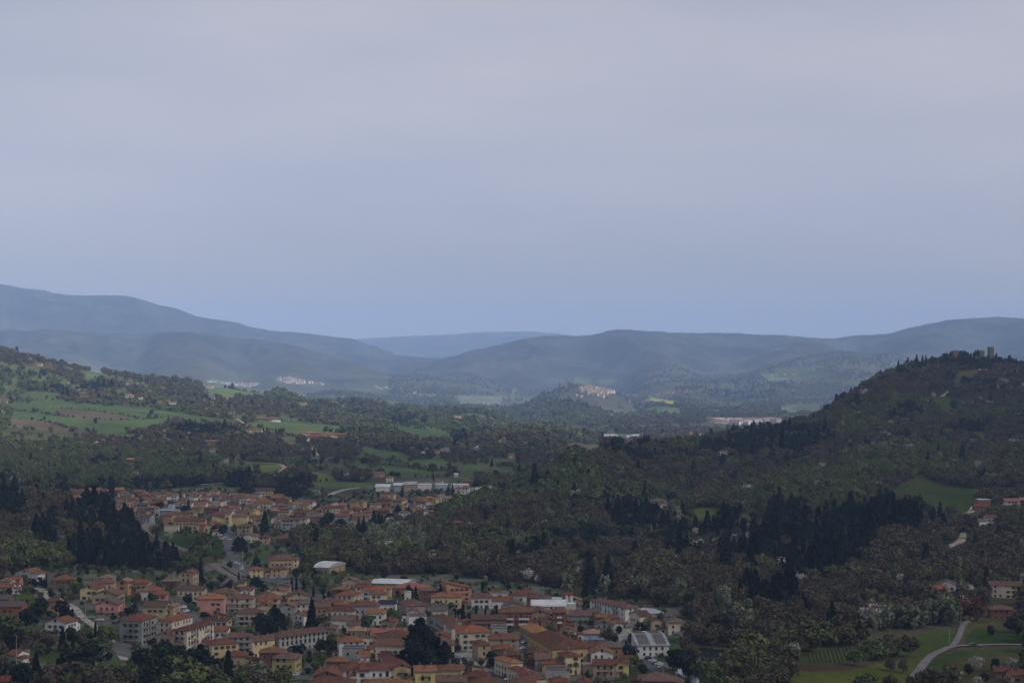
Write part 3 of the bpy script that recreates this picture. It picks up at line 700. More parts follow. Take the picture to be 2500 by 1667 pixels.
LANDMARKS = [('A',1335,585,'the pink villa with grey porch'),('B',375,515,'the tall pink block'),('B',1560,957,'the long arched school'),
 ('B',1265,28,'the big ochre car park house'),('B',1770,128,'the lone white-roofed shed'),('C',750,900,'the big dark cedar'),('C',1070,490,'the yellow house by the wood'),
 ('C',1425,930,'the cream orange-roofed corner house'),('C',1940,680,'the brick flats with balconies'),('D',1145,628,'the long white modern block'),
 ('D',1405,1095,'the grey-roofed factory'),('D',362,1130,'the long ochre wing'),('D',1000,1330,'the yellow house with terrace'),('C',815,1415,'the yellow salmon-roofed house'),
 ('A',690,815,'the white gabled villa'),('A',1632,785,'the grey flats with balconies'),('C',470,1092,'the four-storey cream block'),('C',115,1440,'the white terraced row'),
 ('D',100,612,'the white barrel-roofed hall'),('Q',1910,130,'the far many-windowed yellow villa'),('Q',1050,600,'the palazzo above the straight road'),('Q',1910,800,'the dark spire-shaped fir'),
 ('P',1130,60,'the pair of tall cypresses'),('P',2170,605,'the orange block by the railway'),('S',330,770,'the grey block under the village'),('S',1590,420,'the flat-fronted ochre block'),
 ('T',1840,318,'the white tower house'),('T',360,435,'the pale yellow villa'),('T',1060,262,'the row of white sheds'),('H',2035,200,'the ruined castle towers'),
 ('K',1810,672,'the hill villa with cypresses'),('N',340,938,'the red brick hamlet'),('K',270,195,'the farm on the skyline'),('K',930,425,'the farm below the pine belt'),('N',1400,792,'the farm beside a cypress'),
 ('G',2200,400,'the long cream farmhouse'),('G',1740,410,'the farm with orange porch'),('L',2120,625,'the cream hillside house'),('G',1800,860,'the country road junction'),('J',1700,478,'the lone house in the wood'),
 ('A',90,1250,'the white house with annexe'),('A',130,610,'the long brick house'),('K',1525,810,'the narrow cream slope house')]
# ---------------------------------------------------------------- single trees: tile, x and y of the tip, height in metres, kind, width factor
TT = '''A 500 500 12 dark,A 780 510 13 dark,A 340 610 12 dark,A 430 600 11 dark,A 900 640 11 conifer,A 1190 800 8 cypress,A 520 240 7 cypress,A 550 242 7 cypress,A 578 240 7 cypress,A 430 262 6 dark
A 300 195 6 green,A 640 400 6 dark,A 760 330 6 green,A 930 270 9 green 1.2,A 1000 300 7 green,A 1090 1000 20 dark 1.3,A 960 1110 16 dark 1.2,A 850 1150 14 dark,A 450 1180 14 conifer,A 260 1290 11 dark,A 780 870 12 conifer,A 900 860 10 dark
A 180 890 13 dark,A 60 690 13 green 1.5,A 170 740 12 green 1.4,A 250 830 10 green 1.3,A 1790 1090 14 dark 1.2,A 2000 1040 15 dark 1.2,A 2230 1060 13 dark,A 1450 1350 11 dark 1.3,A 1650 1300 9 green,A 2150 1180 14 green 1.2,A 2300 1250 13 dark
A 1280 830 10 green,A 1390 850 9 green,A 1080 860 6 green,A 1690 1030 5 green 1.3,A 1890 430 7 dark,A 1700 440 8 bare,A 1600 610 5 dark 1.3,A 1340 620 4 dark,A 1090 1330 11 green,A 720 1260 10 conifer,A 560 1340 8 green,A 830 1310 10 green,A 600 930 9 bare 1.2,A 330 960 10 bare 1.3,A 480 900 9 bare 1.2,A 1000 900 9 bare
A 300 1300 9 dark,A 640 1420 9 bare,A 850 1420 9 green,A 110 380 6 dark,A 1880 1300 14 dark 1.3,A 2060 1250 14 dark 1.2,A 1950 1440 10 dark,A 2250 1400 12 green 1.3,A 2120 1420 11 green 1.3,A 60 1290 9 dark,A 140 900 11 dark
B 250 60 15 conifer,B 190 410 7 dark,B 730 180 8 cypress,B 880 280 9 conifer,B 960 235 9 dark 1.2,B 1390 245 9 cypress,B 1450 240 9 cypress,B 1540 280 11 cypress,B 1660 340 8 cypress,B 1785 415 5 cypress,B 1640 530 17 conifer 1.1,B 1030 680 15 dark 1.1,B 1180 590 17 cedar,B 1110 780 9 dark
B 1320 700 8 green,B 1840 690 6 green,B 2320 690 9 green,B 320 960 6 dark,B 1400 1080 7 dark,B 1510 1060 7 dark,B 1740 1010 8 dark,B 1910 930 12 green,B 1840 1030 8 dark,B 250 1080 20 cedar,B 600 1170 18 conifer,B 60 1250 20 green 1.2,B 980 1290 14 poplar 1.2
B 780 1350 14 green 1.1,B 1280 1330 13 green,B 1690 1270 5 green 1.5,B 660 740 6 poplar,B 1480 1240 6 dark,B 1700 200 9 green,B 1560 200 10 green,B 1800 250 8 green,B 1440 110 9 green,B 950 -20 9 cedar,B 380 1190 14 dark,B 150 1130 13 dark,B 480 1420 12 green,B 160 1400 12 green,B 1050 1380 10 green,B 1180 1230 6 dark,B 560 400 6 bare,B 480 300 7 bare,B 620 280 7 dark
B 380 290 7 dark,B 340 460 6 dark,B 100 440 8 dark,B 140 560 6 green,B 1560 40 13 green,B 620 40 6 dark,B 500 190 7 bare,B 1040 320 7 dark
C 750 760 27 cedar 1.1,C 1050 1050 16 cedar 1.1,C 600 340 9 cedar,C 690 370 12 conifer,C 465 285 6 cypress,C 1190 640 8 cypress,C 1215 650 8 cypress,C 1275 570 12 cypress,C 1445 610 6 cypress,C 1555 620 6 cypress,C 1700 605 6 cypress,C 1200 350 9 dark,C 730 770 5 green,C 100 700 8 green
C 380 610 9 green,C 450 660 8 green,C 530 790 5 green,C 290 700 5 green,C 2280 750 6 dark,C 1640 1160 9 dark,C 1350 680 5 dark,C 1200 1250 5 bare,C 1300 1235 5 bare,C 1370 1280 5 bare,C 1440 1330 5 bare,C 1500 1240 5 bare,C 1250 1330 5 bare,C 1340 1330 5 bare,C 1220 1060 5 bare
C 640 1270 5 dark,C 860 1150 12 cedar,C 960 1150 12 cedar,C 1600 1290 4 bare,C 260 1450 4 bare,C 1600 370 8 cypress,C 1000 340 11 conifer,C 1520 330 9 cypress
D 320 190 15 poplar,D 800 210 14 poplar,D 1170 230 14 poplar,D 1310 250 13 poplar,D 1740 260 17 poplar .9,D 1900 340 13 green,D 2240 350 15 poplar,D 2320 540 17 poplar 1.1,D 600 90 24 conifer,D 830 10 24 conifer,D 1240 790 9 dark,D 1300 770 8 poplar,D 1160 930 8 green,D 1110 1080 9 dark 1.2,D 930 960 6 dark,D 980 850 5 dark
D 340 900 7 poplar,D 500 840 6 dark,D 640 720 7 green,D 830 860 10 bare,D 1180 1200 7 green,D 1280 1320 6 dark,D 950 1220 4 dark,D 440 1275 8 palm,D 220 1230 4 bare,D 1700 1110 12 dark 1.2,D 1930 780 13 bare 1.2,D 2070 1210 13 green,D 2200 1300 12 green,D 570 1420 5 dark,D 600 445 9 green
D 1640 1120 11 dark,D 1780 1180 11 dark,D 2000 1250 12 green,D 1850 1250 10 dark,D 1100 1240 6 green,D 1240 1260 6 green,D 1500 680 6 bare,D 1820 960 10 bare,D 1900 1050 11 bare,D 2130 870 12 bare 1.2,D 540 540 7 conifer,D 700 880 6 bare
G 60 405 16 poplar,G 130 505 20 poplar 1.3,G 210 510 18 poplar 1.2,G 1220 600 12 poplar,G 1300 550 14 poplar 1.2,G 1410 545 14 poplar,G 1510 548 14 poplar,G 1575 540 14 poplar,G 1640 505 15 poplar 1.1,G 1750 462 18 poplar 1.2,G 1820 500 16 poplar,G 1940 478 15 reddish 1.2,G 1990 520 12 reddish,G 700 455 10 blossom,G 540 680 7 blossom
G 280 745 6 blossom,G 585 830 9 blossom,G 1190 495 5 blossom,G 1480 475 5 blossom,G 1990 935 8 blossom 1.1,G 2265 950 7 blossom,G 1850 1040 7 blossom,G 2000 1090 6 blossom,G 150 5 9 blossom,G 240 -10 9 blossom,G 380 350 8 poplar,G 630 560 8 green,G 810 560 8 bare,G 690 575 8 bare,G 560 600 8 green
G 2130 950 7 dark,G 2050 1060 6 dark,G 1930 1000 6 dark,G 1480 1080 6 olive,G 1330 950 7 bare,G 1430 960 7 bare,G 2260 640 9 dark 1.3,G 2100 700 7 dark,G 2320 690 8 dark,G 1700 560 10 cypress,G 900 650 7 dark,G 1100 580 9 bare,G 1000 600 9 bare,G 2120 300 10 green,G 2220 560 6 blossom
J 160 645 9 blossom,J 285 880 9 blossom,J 610 820 8 blossom,J 550 880 7 blossom,J 820 800 8 blossom,J 65 935 8 blossom,J 630 1025 10 blossom,J 950 985 9 blossom,J 1040 1010 8 blossom,J 720 1080 7 blossom,J 1560 730 8 blossom,J 1890 575 12 blossom,J 2010 690 8 blossom,J 980 590 7 blossom,J 990 385 9 blossom,J 1140 310 9 blossom
J 690 175 26 conifer 1.1,J 400 320 11 conifer,J 445 325 12 conifer,J 1140 1005 25 conifer,J 1290 950 23 conifer 1.1,J 830 560 10 poplar,J 1080 950 8 blossom,J 1930 280 12 green,J 850 550 10 green,J 1000 770 9 green
L 1290 490 30 conifer,L 1370 490 30 conifer,L 1480 500 29 conifer,L 1580 508 27 conifer,L 1200 555 26 conifer,L 1080 540 28 conifer,L 930 590 28 conifer,L 620 525 32 conifer,L 710 520 32 conifer,L 560 555 28 conifer,L 660 520 30 conifer,L 1140 560 26 conifer,L 1410 500 27 conifer,L 1530 500 28 conifer,L 1700 555 18 conifer,L 1750 520 20 conifer
L 1150 412 11 blossom,L 1310 362 11 blossom,L 2020 212 13 blossom,L 1860 262 9 blossom,L 2310 345 10 blossom,L 2010 290 10 blossom,L 350 600 18 poplar 1.2,L 280 740 9 blossom,L 1330 690 14 green,L 2280 610 14 green,L 1830 560 8 green,L 2100 660 7 dark,L 500 1070 10 poplar
H 1645 205 16 cypress 1.5,H 1662 215 14 cypress 1.5,H 1720 196 17 cypress 1.5,H 1745 195 17 cypress 1.5,H 1770 187 18 cypress 1.5,H 1790 203 16 cypress 1.5,H 1818 228 13 cypress 1.5,H 1845 238 12 cypress 1.5,H 1870 233 13 cypress 1.5,H 1888 203 16 cypress 1.5,H 1908 197 17 cypress 1.5,H 2088 203 16 cypress 1.3,H 2110 270 10 cypress 1.5,H 2140 257 11 cypress 1.5,H 2160 290 8 cypress 1.5
H 2218 300 9 cypress 1.5,H 2245 298 9 cypress 1.5,H 2265 300 9 cypress 1.5,H 2310 305 9 cypress 1.5,H 2340 300 9 cypress 1.5,H 1150 308 20 conifer 1.1,H 1240 268 20 conifer,H 1325 256 20 conifer,H 1380 262 18 conifer,H 1412 262 18 conifer,H 1470 265 15 conifer,H 1500 282 12 cypress 1.5,H 475 720 15 dark,H 380 775 11 conifer,H 320 810 11 conifer,H 615 638 13 conifer
H 1680 682 19 dark .8,H 1490 612 11 blossom,H 1425 680 10 blossom,H 770 795 9 blossom,H 1130 790 9 blossom,H 1920 1262 12 blossom,H 1700 1250 10 blossom,H 975 430 9 cypress 1.5,H 1280 400 9 blossom,H 1390 370 12 poplar
I 1030 658 15 cypress 1.4,I 1048 660 15 cypress 1.4,I 1012 658 15 cypress 1.4,I 970 662 12 cypress 1.4,I 988 662 12 cypress 1.4,I 1102 668 12 cypress 1.4,I 773 702 12 cypress 1.4,I 720 722 8 dark 1.4,I 960 690 9 dark 1.3,I 1150 690 10 dark 1.2,I 1460 680 11 dark,I 1560 680 11 dark,I 1930 592 13 conifer,I 1800 640 10 dark
P 1100 -10 17 cypress 1.2,P 1145 -5 16 cypress,P 120 -40 20 dark 1.2,P 190 0 16 dark,P 690 170 11 dark 1.4,P 960 180 11 reddish,P 1020 210 9 reddish,P 2050 330 9 dark 1.4,P 2220 900 9 blossom,P 2210 980 8 poplar,P 1980 1050 12 conifer,P 1590 200 10 cypress,P 830 350 9 conifer
Q 1930 520 20 conifer 1.1,Q 470 290 11 conifer,Q 400 400 8 dark 1.2,Q 1130 770 11 dark,Q 960 790 9 dark,Q 1560 10 17 dark 1.1,Q 1640 -10 17 dark,Q 1420 1010 12 cedar 1.1,Q 1500 1010 12 cedar,Q 1740 790 8 green,Q 2050 880 6 poplar,Q 2180 880 6 green,Q 320 170 10 conifer,Q 1190 200 6 dark,Q 1330 820 6 bare
S 1100 620 13 dark 1.3,S 1010 740 12 dark 1.2,S 1340 720 13 dark,S 1690 730 15 conifer .8,S 1790 710 16 conifer .8,S 1980 590 20 conifer,S 2080 640 17 conifer,S 2140 680 14 conifer,S 780 800 9 dark 1.2,S 650 850 6 poplar,S 2290 620 14 dark 1.1,S 340 60 18 dark 1.3,S 500 140 16 dark 1.3,S 160 120 15 dark 1.2,S 1960 430 7 dark 1.6,S 2100 440 7 dark 1.6
T 1520 270 11 cypress,T 1605 240 13 cypress,T 1720 170 10 cypress,T 1240 40 10 cypress,T 640 300 11 conifer,T 560 640 11 cedar,T 760 680 10 cedar,T 2050 160 14 dark,T 960 330 8 bare 1.3,T 1120 330 8 bare 1.3,T 1320 330 8 bare 1.3,T 2020 330 8 conifer,T 1840 490 5 dark 1.3
K 275 150 14 cypress 1.6,K 285 255 16 conifer,K 1655 690 12 cypress 1.6,K 1668 695 12 cypress 1.6,K 1890 655 11 cypress 1.6,K 1915 655 11 cypress 1.6,K 1980 660 11 cypress 1.6,K 1680 635 12 conifer,K 1700 640 12 conifer,K 1740 740 14 poplar,K 685 588 12 dark .8,K 790 1040 15 cypress 1.6,K 805 1045 15 cypress 1.6,K 440 1035 16 dark 1.2,K 60 1030 14 dark,K 1510 440 13 conifer,K 320 575 8 dark
K 120 430 11 conifer,K 2255 800 14 cypress 1.6,K 1340 715 10 poplar,K 190 140 11 bare,K 110 120 11 bare,K 150 140 11 bare,K 625 215 13 green,K 1650 340 8 conifer,K 2110 500 10 conifer
N 615 660 14 dark,N 645 665 12 dark,N 1080 710 16 cypress,N 1345 755 16 cypress,N 925 770 18 conifer,N 1000 785 18 conifer,N 960 790 17 conifer,N 1020 780 17 conifer,N 1130 800 16 conifer,N 1550 815 16 dark,N 870 860 9 green,N 220 1050 12 conifer,N 1160 668 14 cypress,N 875 1105 9 green,N 1395 935 15 conifer,N 1470 945 15 conifer'''
# cars: tile, x, y (wheels on the ground), turn, colour
CT = '''A 2285 635 60 white,A 2320 675 60 grey,A 1020 755 20 white,A 885 665 30 white,A 1245 790 0 white,A 1135 760 0 grey,A 1440 830 10 dark,A 1860 1070 70 dark,B 40 625 60 white,B 78 680 60 white,B 120 750 60 dark,B 1805 1180 10 white,B 1448 1472 70 white,B 1040 240 -20 white,B 1150 265 -10 white,B 1290 265 0 white,B 1200 262 -10 grey,B 1270 240 0 white,B 720 90 -50 white,B 760 125 -50 white
C 1370 1180 0 white,C 1220 1255 -60 white,C 1180 1250 -60 grey,C 2035 1070 70 white,C 2030 1145 20 white,C 1255 1105 60 white,C 1585 1425 -20 white,C 1845 1530 10 white,C 1790 1500 70 dark,C 1150 1180 0 dark,D 1100 810 0 white,D 1085 1075 80 white,D 1300 1222 0 white,D 1270 1205 0 teal,D 1395 1300 0 white,D 1475 1342 0 white,D 1515 1380 10 white,D 1335 1262 50 dark,D 1430 1330 0 dark,D 450 795 0 white,D 510 790 0 grey,D 550 1362 80 white,D 1700 960 0 grey
G 1960 862 0 teal,Q 1195 910 80 white,Q 1115 1065 10 white,Q 1180 1035 10 white,Q 1245 1080 0 white,Q 1190 860 80 grey,Q 1180 835 80 white,Z 573 1352 80 dark,Z 575 1375 75 white,Z 590 1390 70 white'''
# street lamps and poles: tile, x, y foot, height, kind
PT = '''C 1330 1180 12 lamp,B 780 140 12 lamp,A 718 520 7 pole,A 785 350 6 pole,A 1068 780 8 pole,D 428 995 10 lamp,D 540 790 8 pole,S 950 640 30 pole,S 520 410 11 lamp,F 1770 610 12 lamp,F 1070 660 9 lamp,G 1780 850 8 pole,G 1868 720 8 pole,G 1325 830 7 pole,G 1935 660 8 pole,G 2160 330 10 pole,D 1612 1400 7 pole,B 1645 1230 7 lamp,A 2090 545 7 pole,B 1888 1180 6 pole,E 2068 1000 14 lamp,N 1505 900 14 pole,A 203 1568 22 pole,J 932 925 10 pole'''
# roads: tile, name, width, material, points
ROADS = [('A','country_road',4.5,'gravel',[(400,385),(520,400),(560,450),(600,510),(700,570),(880,600),(960,660),(1010,740),(1090,800),(1200,880),(1300,960),(1380,1040),(1450,1130),(1510,1220),(1560,1290)]),
 ('A','town_street',9,'asphalt',[(1350,1060),(1450,1120),(1540,1200),(1600,1250),(1720,1190)]),
 ('A','town_street',11,'asphalt',[(2150,560),(2260,600),(2340,680),(2400,760),(2450,830)]),
 ('D','town_street',7,'gravel',[(900,700),(1010,780),(1080,850),(1060,940),(1010,1010),(1040,1080),(1100,1100)]),
 ('D','town_street',6,'asphalt',[(1180,1240),(1300,1290),(1400,1380),(1450,1420),(1560,1480),(1640,1560)]),
 ('D','car_park',26,'concrete',[(1290,1215),(1480,1218)]),('D','car_park',14,'concrete',[(420,775),(560,770)]),
 ('C','town_street',8,'asphalt',[(1120,1040),(1160,1120),(1240,1180),(1330,1200),(1400,1290),(1500,1330),(1640,1380),(1750,1470),(1830,1590)]),
 ('C','town_square',26,'gravel',[(1150,1200),(1260,1270),(1400,1330),(1500,1360)]),
 ('C','town_street',7,'asphalt',[(1980,960),(2000,1050),(2020,1130),(2040,1190)]),
 ('B','car_park',30,'asphalt',[(1060,240),(1180,265),(1350,270)]),('B','car_park',16,'asphalt',[(1100,320),(1250,300),(1500,380)]),('B','town_street',6,'asphalt',[(1480,1215),(1700,1200),(1950,1190)]),('B','car_park',14,'asphalt',[(1380,1510),(1600,1500)]),
 ('Z','village_road',9,'asphalt',[(554,1283),(556,1300),(556,1320),(560,1342),(570,1365),(585,1385),(605,1400),(640,1412),(700,1425)]),
 ('K','farm_track',6,'dirt_road',[(1700,597),(1740,620),(1772,645)]),('K','farm_track',6,'dirt_road',[(1940,988),(2000,975),(2050,950),(2030,930),(1990,915),(1850,910),(1750,908)]),('K','farm_track',5,'dirt_road',[(1440,1068),(1520,1064),(1600,1058)]),
 ('S','farm_track',8,'gravel',[(1120,310),(1250,250),(1400,205),(1560,180),(1700,165)]),('N','farm_track',5,'dirt_road',[(190,965),(170,1000),(230,1080),(255,1115)]),
 ('G','country_road',4.6,'worn_road',[(1440,1200),(1480,1140),(1560,1040),(1630,950),(1720,905),(1800,872),(1880,866),(1960,866),(2100,860),(2352,862),(2500,864)]),
 ('G','country_road',3.4,'worn_road',[(1800,872),(1840,830),(1865,770),(1880,720),(1920,680),(1960,660)]),('G','farm_track',6,'dirt_road',[(1890,400),(1930,395),(1940,430),(1960,458)]),
 ('G','farm_track',7,'dirt_road',[(1900,5),(1880,50),(1850,80),(1800,100)]),('L','farm_track',7,'dirt_road',[(1935,740),(1905,800),(1850,830),(1770,850)]),('L','farm_track',7,'dirt_road',[(2000,548),(1975,590),(1930,600)]),
 ('H','farm_track',6,'dirt_road',[(1640,600),(1600,640),(1560,660)])]
RAILS = [('E',[(1110,538),(1070,560),(1062,590),(1085,620),(1130,655),(1200,695),(1290,735),(1380,775),(1500,822)]),('B',[(395,80),(480,150),(580,215),(680,260),(760,330)]),('B',[(560,100),(640,150),(720,200),(800,250)])]

HEDGES = [('K',[(70,528),(230,548),(450,580),(650,597),(820,606),(960,600)]),('K',[(70,592),(230,600),(400,632),(480,662)]),('K',[(620,535),(700,545),(900,575),(1000,592)]),('K',[(180,395),(450,415)]),('K',[(160,472),(450,466)]),
 ('K',[(1790,612),(2100,614),(2352,636)]),('K',[(1090,545),(1070,590)]),('K',[(960,600),(1180,590)]),('N',[(200,845),(420,870),(500,905)]),('N',[(560,1177),(800,1192),(1000,1212),(1200,1255)]),('N',[(640,1112),(860,1168),(1000,1190)]),
 ('N',[(1040,1217),(1290,1246)]),('N',[(800,1292),(1200,1294)]),('N',[(1380,930),(1600,960),(1750,985),(2000,1000)]),('N',[(720,850),(900,870),(1150,905)]),('G',[(1100,985),(1350,955)]),('G',[(320,792),(640,748),(860,648)]),('N',[(20,1228),(250,1252)]),('N',[(100,1338),(400,1326)]),
 ('N',[(800,940),(960,950)]),('K',[(1480,355),(1640,400),(1700,372)]),('K',[(380,520),(620,535)]),('I',[(1700,500),(1850,440),(2000,420)]),('I',[(930,456),(1290,458)]),('H',[(1620,655),(1740,610)])]
TOWNS = [('I',[(345,205),(435,205),(435,300),(345,300)]),('I',[(480,285),(780,275),(790,352),(480,352)]),('K',[(1470,295),(2340,295),(2340,372),(1470,372)]),('I',[(1120,312),(1350,312),(1350,360),(1120,360)]),('I',[(845,345),(975,345),(975,375),(845,375)]),('I',[(690,655),(980,655),(980,690),(690,690)]),('I',[(1500,530),(2080,530),(2080,585),(1500,585)]),('N',[(720,540),(900,555),(1070,588),(1060,610),(900,592),(740,562)])]

RIDGE = [(1240,1180),(1300,1152),(1350,1112),(1400,1084),(1440,1076),(1600,1080),(1700,1066),(1829,1050),(1882,1035),(1936,1023),(1976,1017),(2029,985),(2052,970),(2079,956),(2110,932),(2141,914),(2177,897),(2200,886),(2250,880),(2290,872),(2310,868),(2450,878),(2540,888),(2540,700),(1240,700)]
# ---------------------------------------------------------------- ground sheet, coloured by what grows on it
def tag(o, label=None, cat=None, group=None, kind=None):
    if label: o['label'] = label
    if cat: o['category'] = cat
    if group: o['group'] = group
    if kind: o['kind'] = kind
    return o
def mesh(name, V, Fc, mats, midx=None, smooth_=False):
    me = bpy.data.meshes.new(name); me.from_pydata([tuple(v) for v in V], [], [tuple(f) for f in Fc])
    for m in (mats if isinstance(mats, (list, tuple)) else [mats]): me.materials.append(m)
    if midx is not None: me.polygons.foreach_set('material_index', midx)
    if smooth_: me.polygons.foreach_set('use_smooth', [True]*len(me.polygons))
    return me
def link(name, data, parent=None, loc=None, rz=0):
    o = bpy.data.objects.new(name, data); COL.objects.link(o)
    if parent is not None: o.parent = parent
    if loc is not None: o.location = loc
    if rz: o.rotation_euler = (0, 0, rz)
    return o
PX = GU*FPX+1250; PY = HOR-W*FPX
nr, nc = GU.shape
base = np.empty(GU.shape+(3,))
n1 = fbm(GX/90, GY/90, 4, 21)*.5+.5; n2 = fbm(GX/420, GY/420, 4, 5)*.5+.5
for c, (a, b) in enumerate([((.045),(.07)),((.045),(.062)),((.026),(.038))]): base[..., c] = a+(b-a)*n1
# far slopes: wood floor and pasture patches
pas = smooth(.60, .68, n2)[..., None]*np.clip((GY-2400)/2500, 0, 1)[..., None]*.55*np.clip((14000-GY)/2500, 0, 1)[..., None]
base = base*(1-pas)+np.array(C_PALE)*pas
lf = (smooth(2300, 2700, GY)*smooth(7000, 6000, GY)*smooth(.06, .0, GU))[..., None]*smooth(.3, .5, fbm(GX/300, GY/130, 3, 15)*.5+.5)[..., None]*.85; base = base*(1-lf)+np.array((.072,.098,.038))*lf
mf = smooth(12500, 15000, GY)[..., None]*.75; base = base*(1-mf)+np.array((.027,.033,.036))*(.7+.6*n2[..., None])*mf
FMASK = np.zeros(GU.shape, bool)
def rng_of(t): return (6500, 40000) if t in 'I' else (1000, 3600) if t in 'HL' else (700, 2600) if t in 'ABCDEFG' else (700, 40000)
for t, col, poly in FIELDS:
    pp = tpoly(t, poly); lo, hi = rng_of(t)
    if t == 'H' and col == C_PALE: lo, hi = 6500, 40000
    xs = [q[0] for q in pp]; ys = [q[1] for q in pp]
    bb = (PX > min(xs)-2) & (PX < max(xs)+2) & (PY > min(ys)-2) & (PY < max(ys)+2) & (GY > lo) & (GY < hi) & (W >= WMAX-1e-3)
    if not bb.any(): continue
    q = np.zeros(GU.shape, bool); wob = fbm(GX[bb]/40, GY[bb]/40, 2, 77)*3.0
    if t in 'GLJAHBEF': col = (col[0]*.66, col[1]*.64, col[2]*.46)          # nearer meadows: dimmer foreground light painted in as a darker grass colour
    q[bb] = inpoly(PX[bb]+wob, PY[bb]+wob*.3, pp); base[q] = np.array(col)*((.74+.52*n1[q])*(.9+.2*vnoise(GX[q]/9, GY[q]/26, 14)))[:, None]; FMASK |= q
    FMASK[:] = FMASK
def inany(px, py, y, polys, key=None):
    r = np.zeros(px.shape, bool)
    for t, poly in polys:
        pp = tpoly(t, poly); lo, hi = rng_of(t)
        xs = [q[0] for q in pp]; ys = [q[1] for q in pp]
        bb = (px > min(xs)) & (px < max(xs)) & (py > min(ys)) & (py < max(ys)) & (y > lo) & (y < hi)
        if bb.any():
            q = np.zeros(px.shape, bool); q[bb] = inpoly(px[bb], py[bb], pp); r |= q
    return r
town = inany(PX, PY, GY, OPEN[:2]) & ~FMASK
tcol = np.array((.10,.095,.085))[None]*(.7+.6*n1[town])[:, None]; g = (vnoise(GX[town]/14, GY[town]/14, 8) > .5)[:, None]
base[town] = np.where(g, np.array((.05,.07,.03)), tcol)
gv = np.stack([GX, GY, Z], -1).reshape(-1, 3).astype(np.float32)
ii = np.arange(nr*nc).reshape(nr, nc); fc = np.stack([ii[:-1,:-1], ii[:-1,1:], ii[1:,1:], ii[1:,:-1]], -1).reshape(-1, 4).astype(np.int32)
me = bpy.data.meshes.new('ground'); me.vertices.add(nr*nc); me.vertices.foreach_set('co', gv.ravel())
me.loops.add(fc.size); me.loops.foreach_set('vertex_index', fc.ravel()); me.polygons.add(len(fc))
me.polygons.foreach_set('loop_start', np.arange(0, fc.size, 4, dtype=np.int32)); me.update(calc_edges=True)
me.polygons.foreach_set('use_smooth', np.ones(len(fc), bool))
ca = me.color_attributes.new('cover', 'FLOAT_COLOR', 'POINT'); cc = np.ones((nr*nc, 4), np.float32); cc[:, :3] = base.reshape(-1, 3); ca.data.foreach_set('color', cc.ravel())
gm = bpy.data.materials.new('land'); gm.use_nodes = True; t = gm.node_tree; t.nodes.clear(); n = t.nodes.new
o_ = n('ShaderNodeOutputMaterial'); bs = n('ShaderNodeBsdfDiffuse'); at = n('ShaderNodeAttribute'); at.attribute_name = 'cover'
ge = n('ShaderNodeNewGeometry'); na = n('ShaderNodeTexNoise'); na.inputs['Scale'].default_value = .22; na.inputs['Detail'].default_value = 5
nb = n('ShaderNodeTexNoise'); nb.inputs['Scale'].default_value = .012; nb.inputs['Detail'].default_value = 8
for q in (na, nb): t.links.new(ge.outputs['Position'], q.inputs['Vector'])
ad = n('ShaderNodeMath'); ad.operation = 'ADD'; t.links.new(na.outputs[0], ad.inputs[0]); t.links.new(nb.outputs[0], ad.inputs[1])
ra = n('ShaderNodeMapRange'); ra.inputs[1].default_value = .7; ra.inputs[2].default_value = 1.3; ra.inputs[3].default_value = .72; ra.inputs[4].default_value = 1.28; t.links.new(ad.outputs[0], ra.inputs[0])
mu = n('ShaderNodeVectorMath'); mu.operation = 'SCALE'; t.links.new(at.outputs['Color'], mu.inputs[0]); t.links.new(ra.outputs[0], mu.inputs['Scale'])
nd = n('ShaderNodeTexNoise'); nd.inputs['Scale'].default_value = .0022; nd.inputs['Detail'].default_value = 9; nd.inputs['Roughness'].default_value = .68; t.links.new(ge.outputs['Position'], nd.inputs['Vector'])
rd = n('ShaderNodeMapRange'); rd.inputs[1].default_value = .36; rd.inputs[2].default_value = .64; rd.inputs[3].default_value = .45; rd.inputs[4].default_value = 1.7; t.links.new(nd.outputs[0], rd.inputs[0])
sp = n('ShaderNodeSeparateXYZ'); t.links.new(ge.outputs['Position'], sp.inputs[0]); fr_ = n('ShaderNodeMapRange'); fr_.inputs[1].default_value = 9000; fr_.inputs[2].default_value = 14000; t.links.new(sp.outputs[1], fr_.inputs[0])
mm = n('ShaderNodeMix'); mm.data_type = 'FLOAT'; mm.inputs[2].default_value = 1; t.links.new(fr_.outputs[0], mm.inputs[0]); t.links.new(rd.outputs[0], mm.inputs[3])
m2 = n('ShaderNodeVectorMath'); m2.operation = 'SCALE'; t.links.new(mu.outputs[0], m2.inputs[0]); t.links.new(mm.outputs[0], m2.inputs['Scale']); t.links.new(m2.outputs[0], bs.inputs[0]); t.links.new(bs.outputs[0], o_.inputs[0]); me.materials.append(gm)
ground = link('ground', me); tag(ground, kind='structure')

